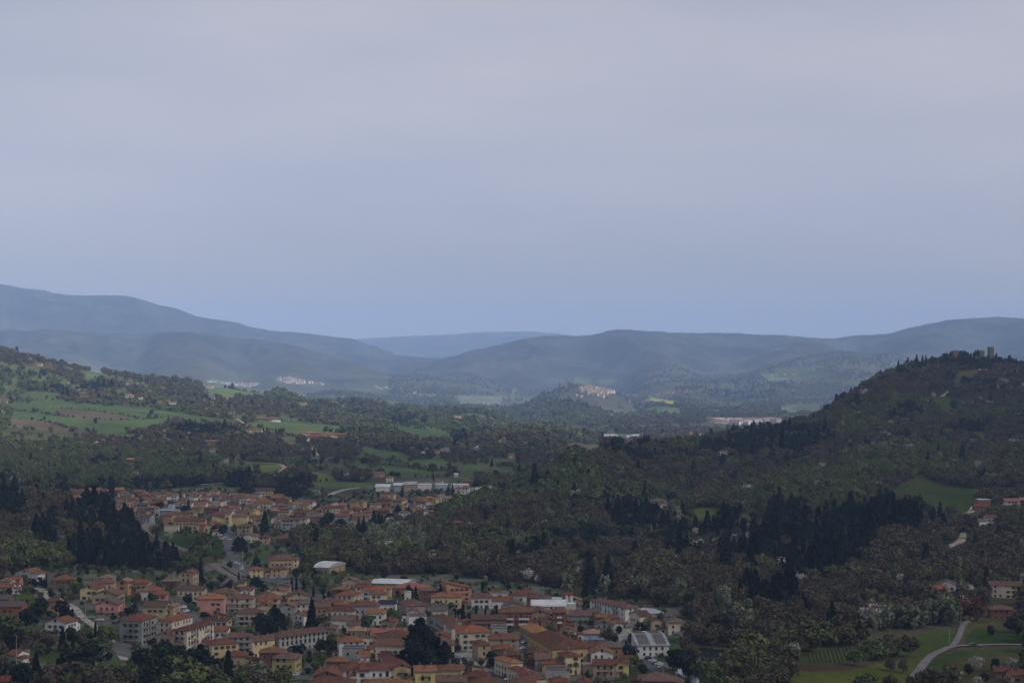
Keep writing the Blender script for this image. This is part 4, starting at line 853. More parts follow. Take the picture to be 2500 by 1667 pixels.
# ---------------------------------------------------------------- roads, railway, river
def sample_line(pts, step=3.0):
    out = []
    for (x0, y0), (x1, y1) in zip(pts[:-1], pts[1:]):
        k = max(1, int(math.hypot(x1-x0, y1-y0)/step))
        for i in range(k): out.append((x0+(x1-x0)*i/k, y0+(y1-y0)*i/k))
    out.append(pts[-1]); return out
def smooth_line(P_, n=2):
    P_ = [np.array(p, float) for p in P_]
    for _ in range(n):
        Q = [P_[0]]
        for a, b in zip(P_[:-1], P_[1:]): Q += [a*.75+b*.25, a*.25+b*.75]
        P_ = Q+[P_[-1]]
    return P_
def ground_line(t, pts, lo=None, hi=None):
    l, h = rng_of(t); return [hit(*tp(t, x, y), 0, lo or l, hi or h)[:2] for x, y in pts]
def ribbon(name, line, width, m, lift, parent=None, off=0.0, thick=0):
    line = [p for p in sample_line([tuple(p) for p in line], 4.0)]; V = []; Fc = []
    k = 5
    for i, p in enumerate(line):
        a = np.array(line[max(0, i-1)]); b = np.array(line[min(len(line)-1, i+1)]); d = b-a; d /= (np.linalg.norm(d)+1e-6); nrm = np.array([-d[1], d[0]])
        for j in range(k):
            q = np.array(p)+nrm*(off+(j/(k-1)-.5)*width); V.append((q[0], q[1], g1(q[0], q[1])+lift))
        if i: 
            for j in range(k-1): a0 = (i-1)*k+j; Fc.append((a0, a0+1, a0+k+1, a0+k))
    return link(name, mesh(name, V, Fc, m), parent)
WAYS = []
for i, (t, nm, wd, m, pts) in enumerate(ROADS):
    l = smooth_line(ground_line(t, pts), 2 if len(pts) > 2 else 0); WAYS.append((l, wd))
    tag(ribbon(nm, l, wd, M[m], .28+.01*i), kind='structure')
    if 0 and nm == 'village_road' or 0: tag(ribbon('road_line', l, .35, M['line'], .34+.01*i), kind='structure')
for i, (t, pts) in enumerate(RAILS):
    l = smooth_line(ground_line(t, pts)); WAYS.append((l, 9)); tag(ribbon('rail_ballast', l, 6.5 if i else 5.5, M['ballast'], .45), kind='structure')
    tr = link('railway_track', None, None, (0,0,0)); tag(tr, ['single railway track curving round the foot of the pine hill', 'railway track beside the road, nearer of the two lines', 'railway track beside the road, farther of the two lines'][i], 'railway track', 'railway tracks')
    for s in (-.75, .75): ribbon('rail', l, .22, M['rail'], .62, tr, s)
wm = bpy.data.materials.new('river'); wm.use_nodes = True; pb = wm.node_tree.nodes['Principled BSDF']; pb.inputs['Base Color'].default_value = (.02,.028,.026,1); pb.inputs['Roughness'].default_value = .12
rv = ground_line('D', [(2150,1150),(2080,1260),(1980,1330),(1880,1400),(1820,1480),(1790,1600),(1780,1720)]); rv = smooth_line(rv); WAYS.append((rv, 14))
tag(ribbon('river', rv, 13, wm, .35), kind='structure')
bk = ribbon('gravel_bank', smooth_line(ground_line('D', [(1740,1400),(1800,1390),(1900,1385)])), 5, M['gravel'], .3); tag(bk, kind='structure')
WS = np.array([p for l, w_ in WAYS for p in sample_line([tuple(q) for q in l], 6)]); WW = np.array([w_ for l, w_ in WAYS for p in sample_line([tuple(q) for q in l], 6)])

# ---------------------------------------------------------------- labels
LMK = [(tp(t, x, y), s) for t, x, y, s in LANDMARKS]
PENDING = []                                              # (object, kind phrase, pixel, depth) named once all stand
def px_of(p): return (1250+FPX*p[0]/p[1], HOR-FPX*(p[2]-CAMZ)/p[1])
ORD = ['nearest']+[a+' nearest' for a in 'second third fourth fifth sixth seventh eighth ninth tenth eleventh twelfth'.split()]
DROPPED = set()
def finish_labels():
    B = {}
    for o, ph, pix, own in PENDING:
        if o.name in DROPPED: continue
        best = sorted(((pix[0]-q[0][0])**2+((pix[1]-q[0][1])*1.6)**2, i) for i, q in enumerate(LMK))[:2]
        if own: o['label'] = own; continue
        dd, i = best[0]
        if dd < 64: dd, i = best[1]                       # it is the landmark itself
        (lx, ly), s = LMK[i]; dx, dy = pix[0]-lx, (pix[1]-ly)*1.6
        dr = ('right of' if dx > 0 else 'left of') if abs(dx) > abs(dy) else ('below' if dy > 0 else 'above')
        B.setdefault((ph, dr, s), []).append((dd, o))
    for (ph, dr, s), l in B.items():
        l.sort(key=lambda a: a[0])
        for k, (d_, o) in enumerate(l):
            t_ = f'{dr} {s}' if len(l) == 1 else f'{ORD[k] if k < len(ORD) else str(k+1)+"th nearest"} {dr} {s}'
            o['label'] = f'{ph}, {t_}'

# ---------------------------------------------------------------- houses
def box(V, Fc, x0, x1, y0, y1, z0, z1):
    b = len(V); V += [(x0,y0,z0),(x1,y0,z0),(x1,y1,z0),(x0,y1,z0),(x0,y0,z1),(x1,y0,z1),(x1,y1,z1),(x0,y1,z1)]
    Fc += [tuple(b+i for i in f) for f in ((0,3,2,1),(4,5,6,7),(0,1,5,4),(1,2,6,5),(2,3,7,6),(3,0,4,7))]
def winmesh(name, w, h, sh, shm):
    """frame, dark glass set back 3 cm and, if any, open shutters; origin at the sill's middle on the wall face, facing -y"""
    V, Fc, mi = [], [], []
    def add(m, *a): n0 = len(Fc); box(V, Fc, *a); mi.extend([m]*(len(Fc)-n0))
    add(1, -w/2, w/2, -.02, .1, 0, h); add(0, -w/2-.09, -w/2, -.06, .1, -.05, h+.09); add(0, w/2, w/2+.09, -.06, .1, -.05, h+.09)
    add(0, -w/2, w/2, -.06, .1, h, h+.09); add(0, -w/2-.1, w/2+.1, -.16, .1, -.14, -.05)
    if sh: add(2, -w/2-.62, -w/2-.1, -.09, -.03, 0, h); add(2, w/2+.1, w/2+.62, -.09, -.03, 0, h)
    return mesh(name, V, Fc, [M['frame'], M['glass'], shm], mi)
WIN = {(s, c): winmesh('window', 1.05, 1.5, s, M['shutter_'+c]) for s in (0, 1) for c in ('brown', 'green', 'grey')}
WINB = winmesh('window', 1.3, 2.3, 0, M['shutter_brown'])
def archwin():
    V, Fc, mi = [], [], []; w, h = .62, 1.9
    for (ww, y, m) in ((w, -.02, 1), (w+.13, .02, 0)):
        b = len(V); pts = [(-ww, 0), (ww, 0)]+[(ww*math.cos(R(a)), h+ww*math.sin(R(a))) for a in range(0, 181, 30)]
        V += [(p[0], y-.05, p[1]) for p in pts]+[(p[0], .1, p[1]) for p in pts]; n_ = len(pts)
        Fc.append(tuple(range(b, b+n_))); mi.append(m)
        for i in range(n_): Fc.append((b+i, b+n_+i, b+n_+(i+1) % n_, b+(i+1) % n_)); mi.append(0)
    return mesh('window', V, Fc, [M['frame'], M['glass']], mi)
WINA = archwin()
def door_mesh():
    V, Fc = [], []; box(V, Fc, -.55, .55, -.04, .1, 0, 2.2); mi = [1]*6; box(V, Fc, -.7, -.55, -.08, .1, 0, 2.3); box(V, Fc, .55, .7, -.08, .1, 0, 2.3); box(V, Fc, -.7, .7, -.08, .1, 2.3, 2.45)
    return mesh('door', V, Fc, [M['frame'], M['wood']], mi+[0]*18)
DOOR = door_mesh()
def chim(h):
    V, Fc = [], []; box(V, Fc, -.35, .35, -.3, .3, -1.2, h); mi = [0]*6; box(V, Fc, -.5, .5, -.45, .45, h, h+.12); box(V, Fc, -.3, .3, -.25, .25, h+.12, h+.3); return mesh('chimney', V, Fc, [M['chimney'], M['roof_brown']], mi+[1]*12)
CHIM = [chim(.7), chim(1.1)]
def balc(w):
    V, Fc = [], []; box(V, Fc, -w/2, w/2, -1.2, .05, -.15, 0); mi = [0]*6
    box(V, Fc, -w/2, w/2, -1.2, -1.14, .9, 1.0); box(V, Fc, -w/2, -w/2+.06, -1.14, .05, .9, 1.0); box(V, Fc, w/2-.06, w/2, -1.14, .05, .9, 1.0)
    k = max(3, int(w/.3))
    for i in range(k): x = -w/2+.03+(w-.1)*i/(k-1); box(V, Fc, x, x+.05, -1.19, -1.15, 0, .9)
    return mesh('balcony', V, Fc, [M['concrete'], M['iron']], mi+[1]*(len(Fc)-6))
def wallbalc(w):
    V, Fc = [], []; box(V, Fc, -w/2, w/2, -1.2, .05, -.15, 0); box(V, Fc, -w/2, w/2, -1.2, -1.08, 0, .95); box(V, Fc, -w/2, -w/2+.1, -1.08, .05, 0, .95); box(V, Fc, w/2-.1, w/2, -1.08, .05, 0, .95)
    return mesh('balcony', V, Fc, [M['wall_white']])
BAL = {}
def aerial_mesh():
    V, Fc = [], []; box(V, Fc, -.03, .03, -.03, .03, -.2, 2.4); box(V, Fc, -.55, .55, -.02, .02, 2.1, 2.14); box(V, Fc, -.35, .35, -.02, .02, 1.8, 1.84); box(V, Fc, -.02, .02, -.5, .5, 2.25, 2.29)
    return mesh('aerial', V, Fc, [M['steel']])
AERIAL = aerial_mesh()
def roofmesh(kind, W_, D_, H, rm, pitch=.36):
    if kind == 'g' and D_ > 20: pitch = .09
    """roof as tiled slabs with thickness and overhang; returns mesh, ridge height, function z(x,y)"""
    ov = .65; a, b = W_/2+ov, D_/2+ov; th = .16; V, Fc, mi = [], [], []
    zf = lambda x, y: H
    if kind in 'ge':
        if kind == 'e': zf = lambda x, y: H+.12+(W_/2-abs(x))*pitch
        else: zf = lambda x, y: H+.12+(D_/2-abs(y))*pitch
        c = a if kind == 'e' else b; L_ = b if kind == 'e' else a; zr = H+.12+(c-ov)*pitch; ze = H+.12-ov*pitch
        for s in (-1, 1):
            q = [(s*c, -L_, ze), (0, -L_, zr), (0, L_, zr), (s*c, L_, ze)]
            if kind == 'g': q = [(p[1], p[0], p[2]) for p in q]
            k = len(V); V += q+[(p[0], p[1], p[2]-th) for p in q]
            Fc += [(k,k+1,k+2,k+3),(k+7,k+6,k+5,k+4),(k,k+4,k+5,k+1),(k+1,k+5,k+6,k+2),(k+2,k+6,k+7,k+3),(k+3,k+7,k+4,k)]
            mi += [0, 1, 1, 0, 1, 1]
        rl = (0, L_) if kind == 'e' else (L_, 0); x_, y_ = rl       # ridge tiles
        if kind == 'e': box(V, Fc, -.16, .16, -L_, L_, zr-.04, zr+.09)
        else: box(V, Fc, -L_, L_, -.16, .16, zr-.04, zr+.09)
        mi += [0]*6
    elif kind == 'h':
        c = min(a, b); zr = H-.1+c*pitch; r = max(a, b)-c; ze = H-.1
        r1, r2 = ((-r, 0), (r, 0)) if a >= b else ((0, -r), (0, r)); sg = (a >= b)
        V += [(-a,-b,ze),(a,-b,ze),(a,b,ze),(-a,b,ze),(r1[0],r1[1],zr),(r2[0],r2[1],zr)]+[(-a,-b,ze-th),(a,-b,ze-th),(a,b,ze-th),(-a,b,ze-th)]
        Fc += [(0,1,5,4),(1,2,5),(2,3,4,5),(3,0,4)] if sg else [(0,1,4),(1,2,5,4),(2,3,5),(3,0,4,5)]
        Fc += [(9,8,7,6),(0,6,7,1),(1,7,8,2),(2,8,9,3),(3,9,6,0)]; mi += [0]*4+[1]*5
        zf = lambda x, y: ze+min(a-abs(x), b-abs(y))*pitch
    elif kind == 'f':
        box(V, Fc, -W_/2-.12, W_/2+.12, -D_/2-.12, D_/2+.12, H, H+.25); mi += [0]*6
        for q in ((-W_/2-.12,W_/2+.12,-D_/2-.12,-D_/2+.15),(-W_/2-.12,W_/2+.12,D_/2-.15,D_/2+.12),(-W_/2-.12,-W_/2+.15,-D_/2+.15,D_/2-.15),(W_/2-.15,W_/2+.12,-D_/2+.15,D_/2-.15)): box(V, Fc, *q, H+.25, H+.55); mi += [1]*6
        zf = lambda x, y: H+.25
    elif kind == 's':
        q = [(-a,-b,H-.1+0), (a,-b,H-.1+0), (a,b,H+2*b*.22), (-a,b,H+2*b*.22)]; q = [(-a,-b,H+2*a*.22),(a,-b,H),(a,b,H),(-a,b,H+2*a*.22)]
        V += q+[(p[0],p[1],p[2]-th) for p in q]; Fc += [(0,1,2,3),(7,6,5,4),(0,4,5,1),(1,5,6,2),(2,6,7,3),(3,7,4,0)]; mi += [0]*6
        zf = lambda x, y: H+(a-x)*.22
    elif kind == 'v':                                       # shallow barrel vault
        n_ = 8
        for i in range(n_+1):
            an = math.pi*i/n_; y = -b*math.cos(an); z = H+.1+math.sin(an)*min(b*.28, 3); V += [(-a, y, z), (a, y, z)]
        for i in range(n_): Fc.append((2*i, 2*i+1, 2*i+3, 2*i+2)); mi.append(0)
        Fc.append(tuple(range(0, 2*n_+2, 2))); Fc.append(tuple(range(1, 2*n_+2, 2))[::-1]); Fc.append((0, 2*n_, 2*n_+1, 1)); mi += [1, 1, 1]
        zf = lambda x, y: H+.1
    return mesh('roof', V, Fc, [rm, M['wall_brown'] if kind in 'geh' else M['concrete']], mi), zf
RN = dict(red='red', orange='orange', brown='brown', maroon='dark red', tan='pale tan', grey='grey', salmon='salmon', white='white', metal='grey metal', solar='dark panelled', blue='blue')
WNM = dict(white='white', cream='cream', yellow='yellow', bright='bright yellow', ochre='ochre', tan='tan', pink='pink', salmon='salmon', orange='orange', grey='grey', brown='brown', brick='brick', khaki='khaki', dusty='dusty pink', blue='blue', bluegrey='blue grey', stone='stone', red='brick')
HOUSES = []; HOBJ = []
def house(px, py, wpx, D_, H, rot, kind, wall, roof, opt='', lo=700, hi=40000, near=True, tile=''):
    rng = random.Random(int(px*31+py*17))
    if wall == 'red': wall = 'brick'
    x, y, z = hit(px, py, H, lo, hi); r = R(rot); W_ = wpx*y/FPX/math.cos(r); W_ = max(4, W_)
    cxx, cyy = x-math.sin(r)*D_/2*1, y+math.cos(r)*D_/2
    zb = min(g1(cxx+sx_*W_/2, cyy+sy_*D_/2) for sx_ in (-1, 1) for sy_ in (-1, 1)); zt = g1(x, y)
    name = 'factory_shed' if (kind in 'vf' and W_ > 22) or D_ > 45 else 'house'
    o = link(name, None, None, (cxx, cyy, zb-.1), r); H = H+(zt-zb)+.1; rm = M.get('roof_'+roof, M['tarp_blue']); wm_ = M['wall_'+wall]
    st = max(1, round((H-.3)/3.0)); stw = {1:'low', 2:'two-storey', 3:'three-storey', 4:'four-storey'}.get(st, 'tall')
    # walls
    V, Fc = [], []; w2, d2 = W_/2, D_/2
    box(V, Fc, -w2, w2, -d2, d2, 0, H-.02)
    if kind in 'ge':
        if kind == 'e': q = [(-w2,-d2),(w2,-d2)]; zz = w2*.36; tri = [(-w2,-d2,H),(w2,-d2,H),(0,-d2,H+zz),(-w2,d2,H),(w2,d2,H),(0,d2,H+zz)]
        else: zz = d2*(.09 if D_ > 20 else .36); tri = [(-w2,-d2,H),(-w2,d2,H),(-w2,0,H+zz),(w2,-d2,H),(w2,d2,H),(w2,0,H+zz)]
        b = len(V); V += tri; Fc += [(b,b+1,b+2),(b+4,b+3,b+5),(b,b+2,b+5,b+3),(b+1,b+4,b+5,b+2),(b,b+3,b+4,b+1)]
    if kind == 's':
        b = len(V); V += [(-w2,-d2,H),(w2,-d2,H),(-w2,-d2,H+W_*.22),(-w2,d2,H),(w2,d2,H),(-w2,d2,H+W_*.22)]; Fc += [(b,b+1,b+2),(b+4,b+3,b+5),(b,b+2,b+5,b+3)]
    link('wall', mesh('wall', V, Fc, wm_), o)
    rme, zf = roofmesh(kind, W_, D_, H, rm); ro = link('roof', rme, o)
    if kind in 'geh' and 'n' not in opt or rng.random() < .3:
        for k in range(1 if y > 1500 else rng.choice((1, 2, 2))):
            xx, yy = rng.uniform(-.35, .35)*W_, rng.uniform(-.3, .35)*D_; c = link('chimney', CHIM[rng.randrange(2)], ro, (xx, yy, zf(xx, yy)+.1))
    if near and kind in 'geh' and 'n' not in opt:
        xx = rng.uniform(-.3, .3)*W_; yy = rng.uniform(-.2, .2)*D_; link('aerial', AERIAL, ro, (xx, yy, zf(xx, yy)))
        if rng.random() < .45:                              # a lower wing against the side wall
            sd_ = rng.choice((-1, 1)); aw, ad, ah = rng.uniform(2.5, 4.5), min(D_-1, rng.uniform(5, 8)), rng.uniform(2.6, min(4.2, H-1.2)); x0 = sd_*(w2+.0); x1 = sd_*(w2+aw); yc = rng.uniform(-.5, .5)*(D_-ad); V, Fc = [], []
            box(V, Fc, min(x0, x1), max(x0, x1), yc-ad/2, yc+ad/2, 0, ah); an_ = link('annexe', mesh('annexe', V, Fc, wm_), o)
            V, Fc = [], []; zt1, zt0 = ah+.9, ah-.05; e0 = sd_*(w2+.003); e1 = sd_*(w2+aw+.4); q = [(e0,yc-ad/2-.35,zt1),(e1,yc-ad/2-.35,zt0),(e1,yc+ad/2+.35,zt0),(e0,yc+ad/2+.35,zt1)]; V += q+[(p[0],p[1],p[2]-.15) for p in q]; Fc += [(0,1,2,3),(7,6,5,4),(0,4,5,1),(1,5,6,2),(2,6,7,3),(3,7,4,0)]
            link('annexe_roof', mesh('annexe_roof', V, Fc, rm), an_); link('window', WIN[(0,'grey')], an_, (sd_*(w2+aw/2), yc-ad/2, .95)) if ah > 2.7 else None
    if 'd' in opt:
        V, Fc = [], []; dz = zf(0, -d2*.6); box(V, Fc, -1.6, 1.6, -d2*.6-1.2, -d2*.1, dz-.6, dz+1.1); box(V, Fc, -1.9, 1.9, -d2*.6-1.5, -d2*.05, dz+1.1, dz+1.28)
        dm = link('dormer', mesh('dormer', V, Fc, [wm_, rm], [0]*6+[1]*6), ro); link('window', WIN[(0,'brown')], dm, (-.75, -d2*.6-1.2, dz-.5)); link('window', WIN[(0,'brown')], dm, (.75, -d2*.6-1.2, dz-.5))
    # windows on the faces that look towards the camera
    shc = rng.choice(['brown', 'brown', 'green', 'grey']); shu = 1 if rng.random() < .45 else 0; nwin = 0
    sides = [('f', 0, (0,-d2), W_), ('r', 90, (w2,0), D_), ('l', -90, (-w2,0), D_)]; vx, vy = -cxx, -cyy; vl = math.hypot(vx, vy)
    for nm, an, (ox, oy), ln in sides:
        aa = r+R(an); nx, ny = math.sin(aa), -math.cos(aa); fac = (nx*vx+ny*vy)/vl
        if fac < .1 or y > 4200: continue
        if 'n' in opt and not (near and nm == 'f'): continue
        sp = {True: 3.1, False: 3.3}[near]*(1.0 if 'a' not in opt else .95)
        if kind in 'vf' and W_ > 22: sp = 5
        n_ = max(1, int((ln-1.2)/sp)); 
        if nm != 'f' and fac < .25 and not near: continue
        off = rng.uniform(-.2, .2)
        for f in range(st):
            zz = .95+f*3.0 if f else 1.0
            if zz+1.6 > H: break
            for i in range(n_):
                u_ = (i-(n_-1)/2)*sp*(min(1, (ln-2)/max(1, n_*sp))+.0)+off
                if nwin >= (90 if near else 14): break
                if 'n' in opt and rng.random() > .3: continue
                if 'a' not in opt and rng.random() < .13: continue
                wmsh = WIN[(shu, shc)]
                if 'a' in opt and f: wmsh = WINA
                if f == 0 and i == n_//2 and nm == 'f' and near:
                    dd = link('door', DOOR, o, (u_, oy, .1)) ; nwin += 1; continue
                lx, ly = (ox+u_*math.cos(R(an)), oy+u_*math.sin(R(an)))
                ww = link('window', WINB if ('b' in opt and f and rng.random() < .4) else wmsh, o, (lx, ly, zz-(.7 if 'b' in opt else 0)*0), R(an)); nwin += 1
            if kind in 'ge' and False: pass
        if 'b' in opt and y < 2300:
            for f in range(1, st):
                bw = max(3, min(ln*.42, 6)); bw = round(bw); key = (bw, wall in ('brick',)); 
                if key not in BAL: BAL[key] = wallbalc(bw) if key[1] else balc(bw)
                for s in ((-1, 1) if ln > 13 else (0,)):
                    u_ = s*ln*.25; link('balcony', BAL[key], o, (ox+u_*math.cos(R(an)), oy+u_*math.sin(R(an)), f*3.0-.0), R(an))
    if kind in 'e' and near and wpx*y/FPX > 8 and 'n' not in opt: link('window', WIN[(0, shc)], o, (0, -d2, H+.3))
    rk = dict(g='gable', e='gable end', h='hip', f='flat', s='lean-to', v='barrel')[kind]
    side = 'turned ' if abs(rot) > 18 else ''
    size = 'long ' if W_ > 22 or D_ > 28 else 'small ' if W_ < 8.5 else ''
    what = 'shed' if name == 'factory_shed' else 'house'
    ph = f'{size}{WNM[wall]} {stw} {what}, {RN[roof]} {rk} roof'
    if len(ph.split()) > 7: ph = ph.replace(f' {rk} roof', ' roof')
    if len(ph.split()) > 7: ph = ph.replace(size, '')
    tag(o, None, what, 'houses of the near town' if y < 1450 else 'houses of the second village' if y < 2300 else 'farmhouses on the slopes')
    PENDING.append((o, ph, (px, py), None)); HOUSES.append((cxx, cyy, max(W_, D_)/2, W_/2, D_/2, r)); HOBJ.append((wpx*(H*FPX/y)*(3 if near else 1), o, px, py, wpx, H*FPX/y, y)); return o
for ln in HT.split('\n'):
    f = ln.split()
    if not f or f[8] == 'x': continue
    t = f[0]; X_, Y_ = tp(t, float(f[1]), float(f[2])); lo, hi = rng_of(t)
    if t in 'PQST': lo, hi = 1450, 3200
    if t in 'KN': lo, hi = 2150, 12000
    if t == 'B' and float(f[2]) < 130: hi = 1700
    house(X_, Y_, float(f[3])/TILE[t][2], float(f[4]), float(f[5]), float(f[6]), f[7], f[8], f[9], f[10] if len(f) > 10 else '', lo, hi, t in 'ABCD', t)
HSIZE = {}
print('houses', len(HOUSES))
HA = np.array([(h[0], h[1], h[2]) for h in HOUSES])
def near_house(x, y, m=1.0):
    r = np.zeros(len(x), bool)
    for hx, hy, _, w2, d2, a in HOUSES:
        dx, dy = x-hx, y-hy; bx = abs(dx*math.cos(a)+dy*math.sin(a)); by = abs(-dx*math.sin(a)+dy*math.cos(a))
        r |= (bx < w2+m) & (by < d2+m)
    return r
def near_way(x, y, m=2.0):
    r = np.zeros(len(x), bool); sel = y < 4500
    for (a, b), w_ in zip(WS, WW): r |= (x-a)**2+(y-b)**2 < (w_/2+m)**2
    return r & sel
# infill behind the surveyed fronts of the second village
rg = random.Random(5); k = 0; tries = 0
while k < 46 and tries < 900:
    tries += 1; u_ = rg.uniform(180, 1085); v_ = rg.uniform(1196, 1252)
    if not inpoly(np.array([u_]), np.array([v_]), [(260,1205),(400,1200),(600,1205),(720,1212),(900,1225),(1060,1215),(1090,1225),(1060,1250),(880,1265),(700,1262),(560,1262),(440,1255),(350,1240)])[0]: continue
    x, y, z = hit(u_, v_, 6, 1450, 3200)
    if ((HA[:,0]-x)**2+(HA[:,1]-y-5)**2 < (HA[:,2]+7)**2).any() or near_way(np.array([x]), np.array([y]), 8)[0]: continue
    house(u_, v_, rg.uniform(18, 30), rg.uniform(9, 12), rg.choice((5, 6, 6, 7)), rg.uniform(-15, 10), rg.choice('hhge'), rg.choice(['cream','tan','white','brown','yellow','salmon','grey']), rg.choice(['maroon','red','brown','maroon','orange']), '', 1450, 3200, False)
    HA = np.array([(h[0], h[1], h[2]) for h in HOUSES]); k += 1
print('infill', k)

# pixels of the photograph in which open land, roads or house fronts show: no wood in front of them
MH, MW = 560, 860; MASK = np.zeros((MH, MW)); mx_, my_ = np.meshgrid((np.arange(MW)+.5)*3-40, (np.arange(MH)+.5)*2+700)     # 3 x 2 pixel cells
for t, col, poly in FIELDS:
    pp = tpoly(t, poly); lo, hi = rng_of(t)
    if t == 'H' and col == C_PALE: lo, hi = 6500, 40000
    q = inpoly(mx_, my_, pp)
    if q.any():
        c_ = (sum(p[0] for p in pp)/len(pp), max(p[1] for p in pp)); MASK[q] = np.maximum(MASK[q], hit(c_[0], c_[1], 0, lo, hi)[1])
for t, poly in TOWNS: MASK[inpoly(mx_, my_, tpoly(t, poly))] = 9000
def mark(px, py, rx, ry, y):
    q = (abs(mx_-px) <= rx) & (abs(my_-py) <= ry); MASK[q] = np.maximum(MASK[q], y)
for (a, b), w_ in zip(WS, WW): q = px_of((a, b, g1(a, b))); mark(q[0], q[1], max(2, w_*.4*FPX/b), max(1.2, w_*.12*FPX/b), b)
for sz_, o, px, py, wpx, hp, y in HOBJ: mark(px, py+hp*.25, wpx*.5, hp*.45, y)
rd_ = np.interp(mx_, [1240,1400,1500,1700,1900,2060,2200,2500], [2060,2180,2290,2640,2870,3120,3400,3600]); q = inpoly(mx_, my_, RIDGE); MASK[q] = np.maximum(MASK, rd_)[q]
def covers(px, py, y):
    i = np.clip(((px+40)/3).astype(int), 0, MW-1); j = np.clip(((py-700)/2).astype(int), 0, MH-1); return MASK[j, i] > y+4

rg = random.Random(9); k = 0; tries = 0
while k < 34 and tries < 1500:
    tries += 1; u_ = rg.uniform(500, 1600); v_ = rg.uniform(1430, 1650)
    if not inpoly(np.array([u_]), np.array([v_]), [(830,1425),(1180,1415),(1420,1465),(1590,1540),(1540,1650),(860,1650),(700,1560),(560,1490),(640,1430)])[0]: continue
    x, y, z = hit(u_, v_, 5, 700, 1600); yy = y+5
    if near_house(np.array([x]), np.array([yy]), 4.5)[0] or near_way(np.array([x]), np.array([yy]), 6)[0]: continue
    house(u_, v_, rg.uniform(28, 42), rg.uniform(7, 9), rg.choice((3.2, 4.5, 5.5)), rg.choice((0, 0, 14, -8, 20)), rg.choice('hgge'), rg.choice(['cream','tan','brown','yellow','grey','white']), rg.choice(['maroon','red','brown','brown','tan']), '', 700, 1600, True); k += 1
print('near infill', k)
# ---------------------------------------------------------------- tree templates, 10 m tall
def quads(C_, S_, rng, flat=0.0, el=1.0, mid=None, jit=1.0):
    n = len(C_); N_ = (C_-mid); N_ /= np.linalg.norm(N_, axis=1)[:, None]+1e-6; N_ = N_+rng.normal(size=(n, 3))*jit; N_ /= np.linalg.norm(N_, axis=1)[:, None]
    a = rng.normal(size=(n, 3)); a -= (a*N_).sum(1)[:, None]*N_; a /= np.linalg.norm(a, axis=1)[:, None]; b = np.cross(N_, a)
    S_ = np.asarray(S_).reshape(-1, 1); a = a*S_*el; b = b*S_
    V = np.stack([C_-a-b*.6, C_+a*.7-b, C_+a+b*.7, C_-a*.6+b], 1); return V.reshape(-1, 3)
def quadmesh(name, V, mt):
    n = len(V)//4; me = bpy.data.meshes.new(name); me.vertices.add(n*4); me.vertices.foreach_set('co', V.astype(np.float32).ravel()); me.loops.add(n*4); me.loops.foreach_set('vertex_index', np.arange(n*4, dtype=np.int32))
    me.polygons.add(n); me.polygons.foreach_set('loop_start', np.arange(0, n*4, 4, dtype=np.int32)); me.update(calc_edges=True); me.materials.append(mt); return me
def crown_pts(kind, n, rng):
    if kind in ('bare', 'olive', 'green', 'dark', 'blossom', 'reddish'):
        K = 26 if kind != 'dark' else 20; rx = 4.0 if kind != 'dark' else 3.5
        c = rng.normal(size=(K, 3)); c /= np.linalg.norm(c, axis=1)[:, None]; c *= rng.uniform(.45, .95, (K, 1)); c = c*np.array([rx, rx, 3.6])+np.array([0, 0, 5.6]); c[:, 2] = np.maximum(c[:, 2], 2.4)
        k = rng.integers(0, K, n); d = rng.normal(size=(n, 3)); d /= np.linalg.norm(d, axis=1)[:, None]; d *= rng.uniform(.5, 1.05, (n, 1))**.6; rr = rng.uniform(1.0, 1.75, K)[k][:, None]
        if kind in ('bare', 'blossom', 'reddish'): d[:, 2] *= 1.25
        return c[k]+d*rr
    if kind == 'poplar':
        K = 22; z = rng.uniform(.18, .92, K)*10; a = rng.uniform(0, 6.28, K); r = 2.7*np.sin(np.clip((z/10)**.8, 0, 1)*math.pi*.86)+.2; c = np.stack([np.cos(a)*r*.62, np.sin(a)*r*.62, z], 1)
        k = rng.integers(0, K, n); d = rng.normal(size=(n, 3)); d /= np.linalg.norm(d, axis=1)[:, None]; return c[k]+d*rng.uniform(.4, 1, (n, 1))*np.array([.75, .75, 1.35])
    if kind == 'conifer':
        t_ = rng.uniform(0, 1, n)**.75; tier = np.floor(t_*13)/13; z = 10-9.0*tier-rng.uniform(0, .35, n); r = (.1+2.35*tier)*np.sqrt(rng.uniform(.08, 1, n)); a = rng.uniform(0, 6.28, n); r *= (.78+.3*np.sin(a*5+tier*40)); z -= r*.28; return np.stack([np.cos(a)*r, np.sin(a)*r, np.maximum(z, .3)], 1)
    if kind == 'cedar':
        tr = rng.integers(0, 9, n); tt = tr/8.; z = 1.6+tt*7.8; R_ = 4.3*(1-tt)**.6+.4; a = rng.uniform(0, 6.28, n); br = np.floor(a/6.28*6+tr*.37)*6.28/6; a = br+rng.normal(0, .26, n); r = R_*rng.uniform(.1, 1, n)**.7*(.8+.35*np.sin(br*3+tr)); z = z-r*.12+rng.normal(0, .16, n); return np.stack([np.cos(a)*r, np.sin(a)*r, z], 1)
    if kind == 'cypress':
        z = rng.uniform(.02, 1, n)*10; r = .95*np.sin(np.clip(.12+(z/10)**.75*.88, 0, 1)*math.pi)**.7*rng.uniform(.55, 1.05, n); a = rng.uniform(0, 6.28, n); return np.stack([np.cos(a)*r, np.sin(a)*r, z], 1)
SZ = dict(bare=.27, olive=.34, green=.36, dark=.40, blossom=.27, reddish=.3, poplar=.27, conifer=.42, cedar=.42, cypress=.32)
NQ = dict(bare=1150, olive=1150, green=1150, dark=1000, blossom=620, reddish=900, poplar=900, conifer=900, cedar=2600, cypress=520)
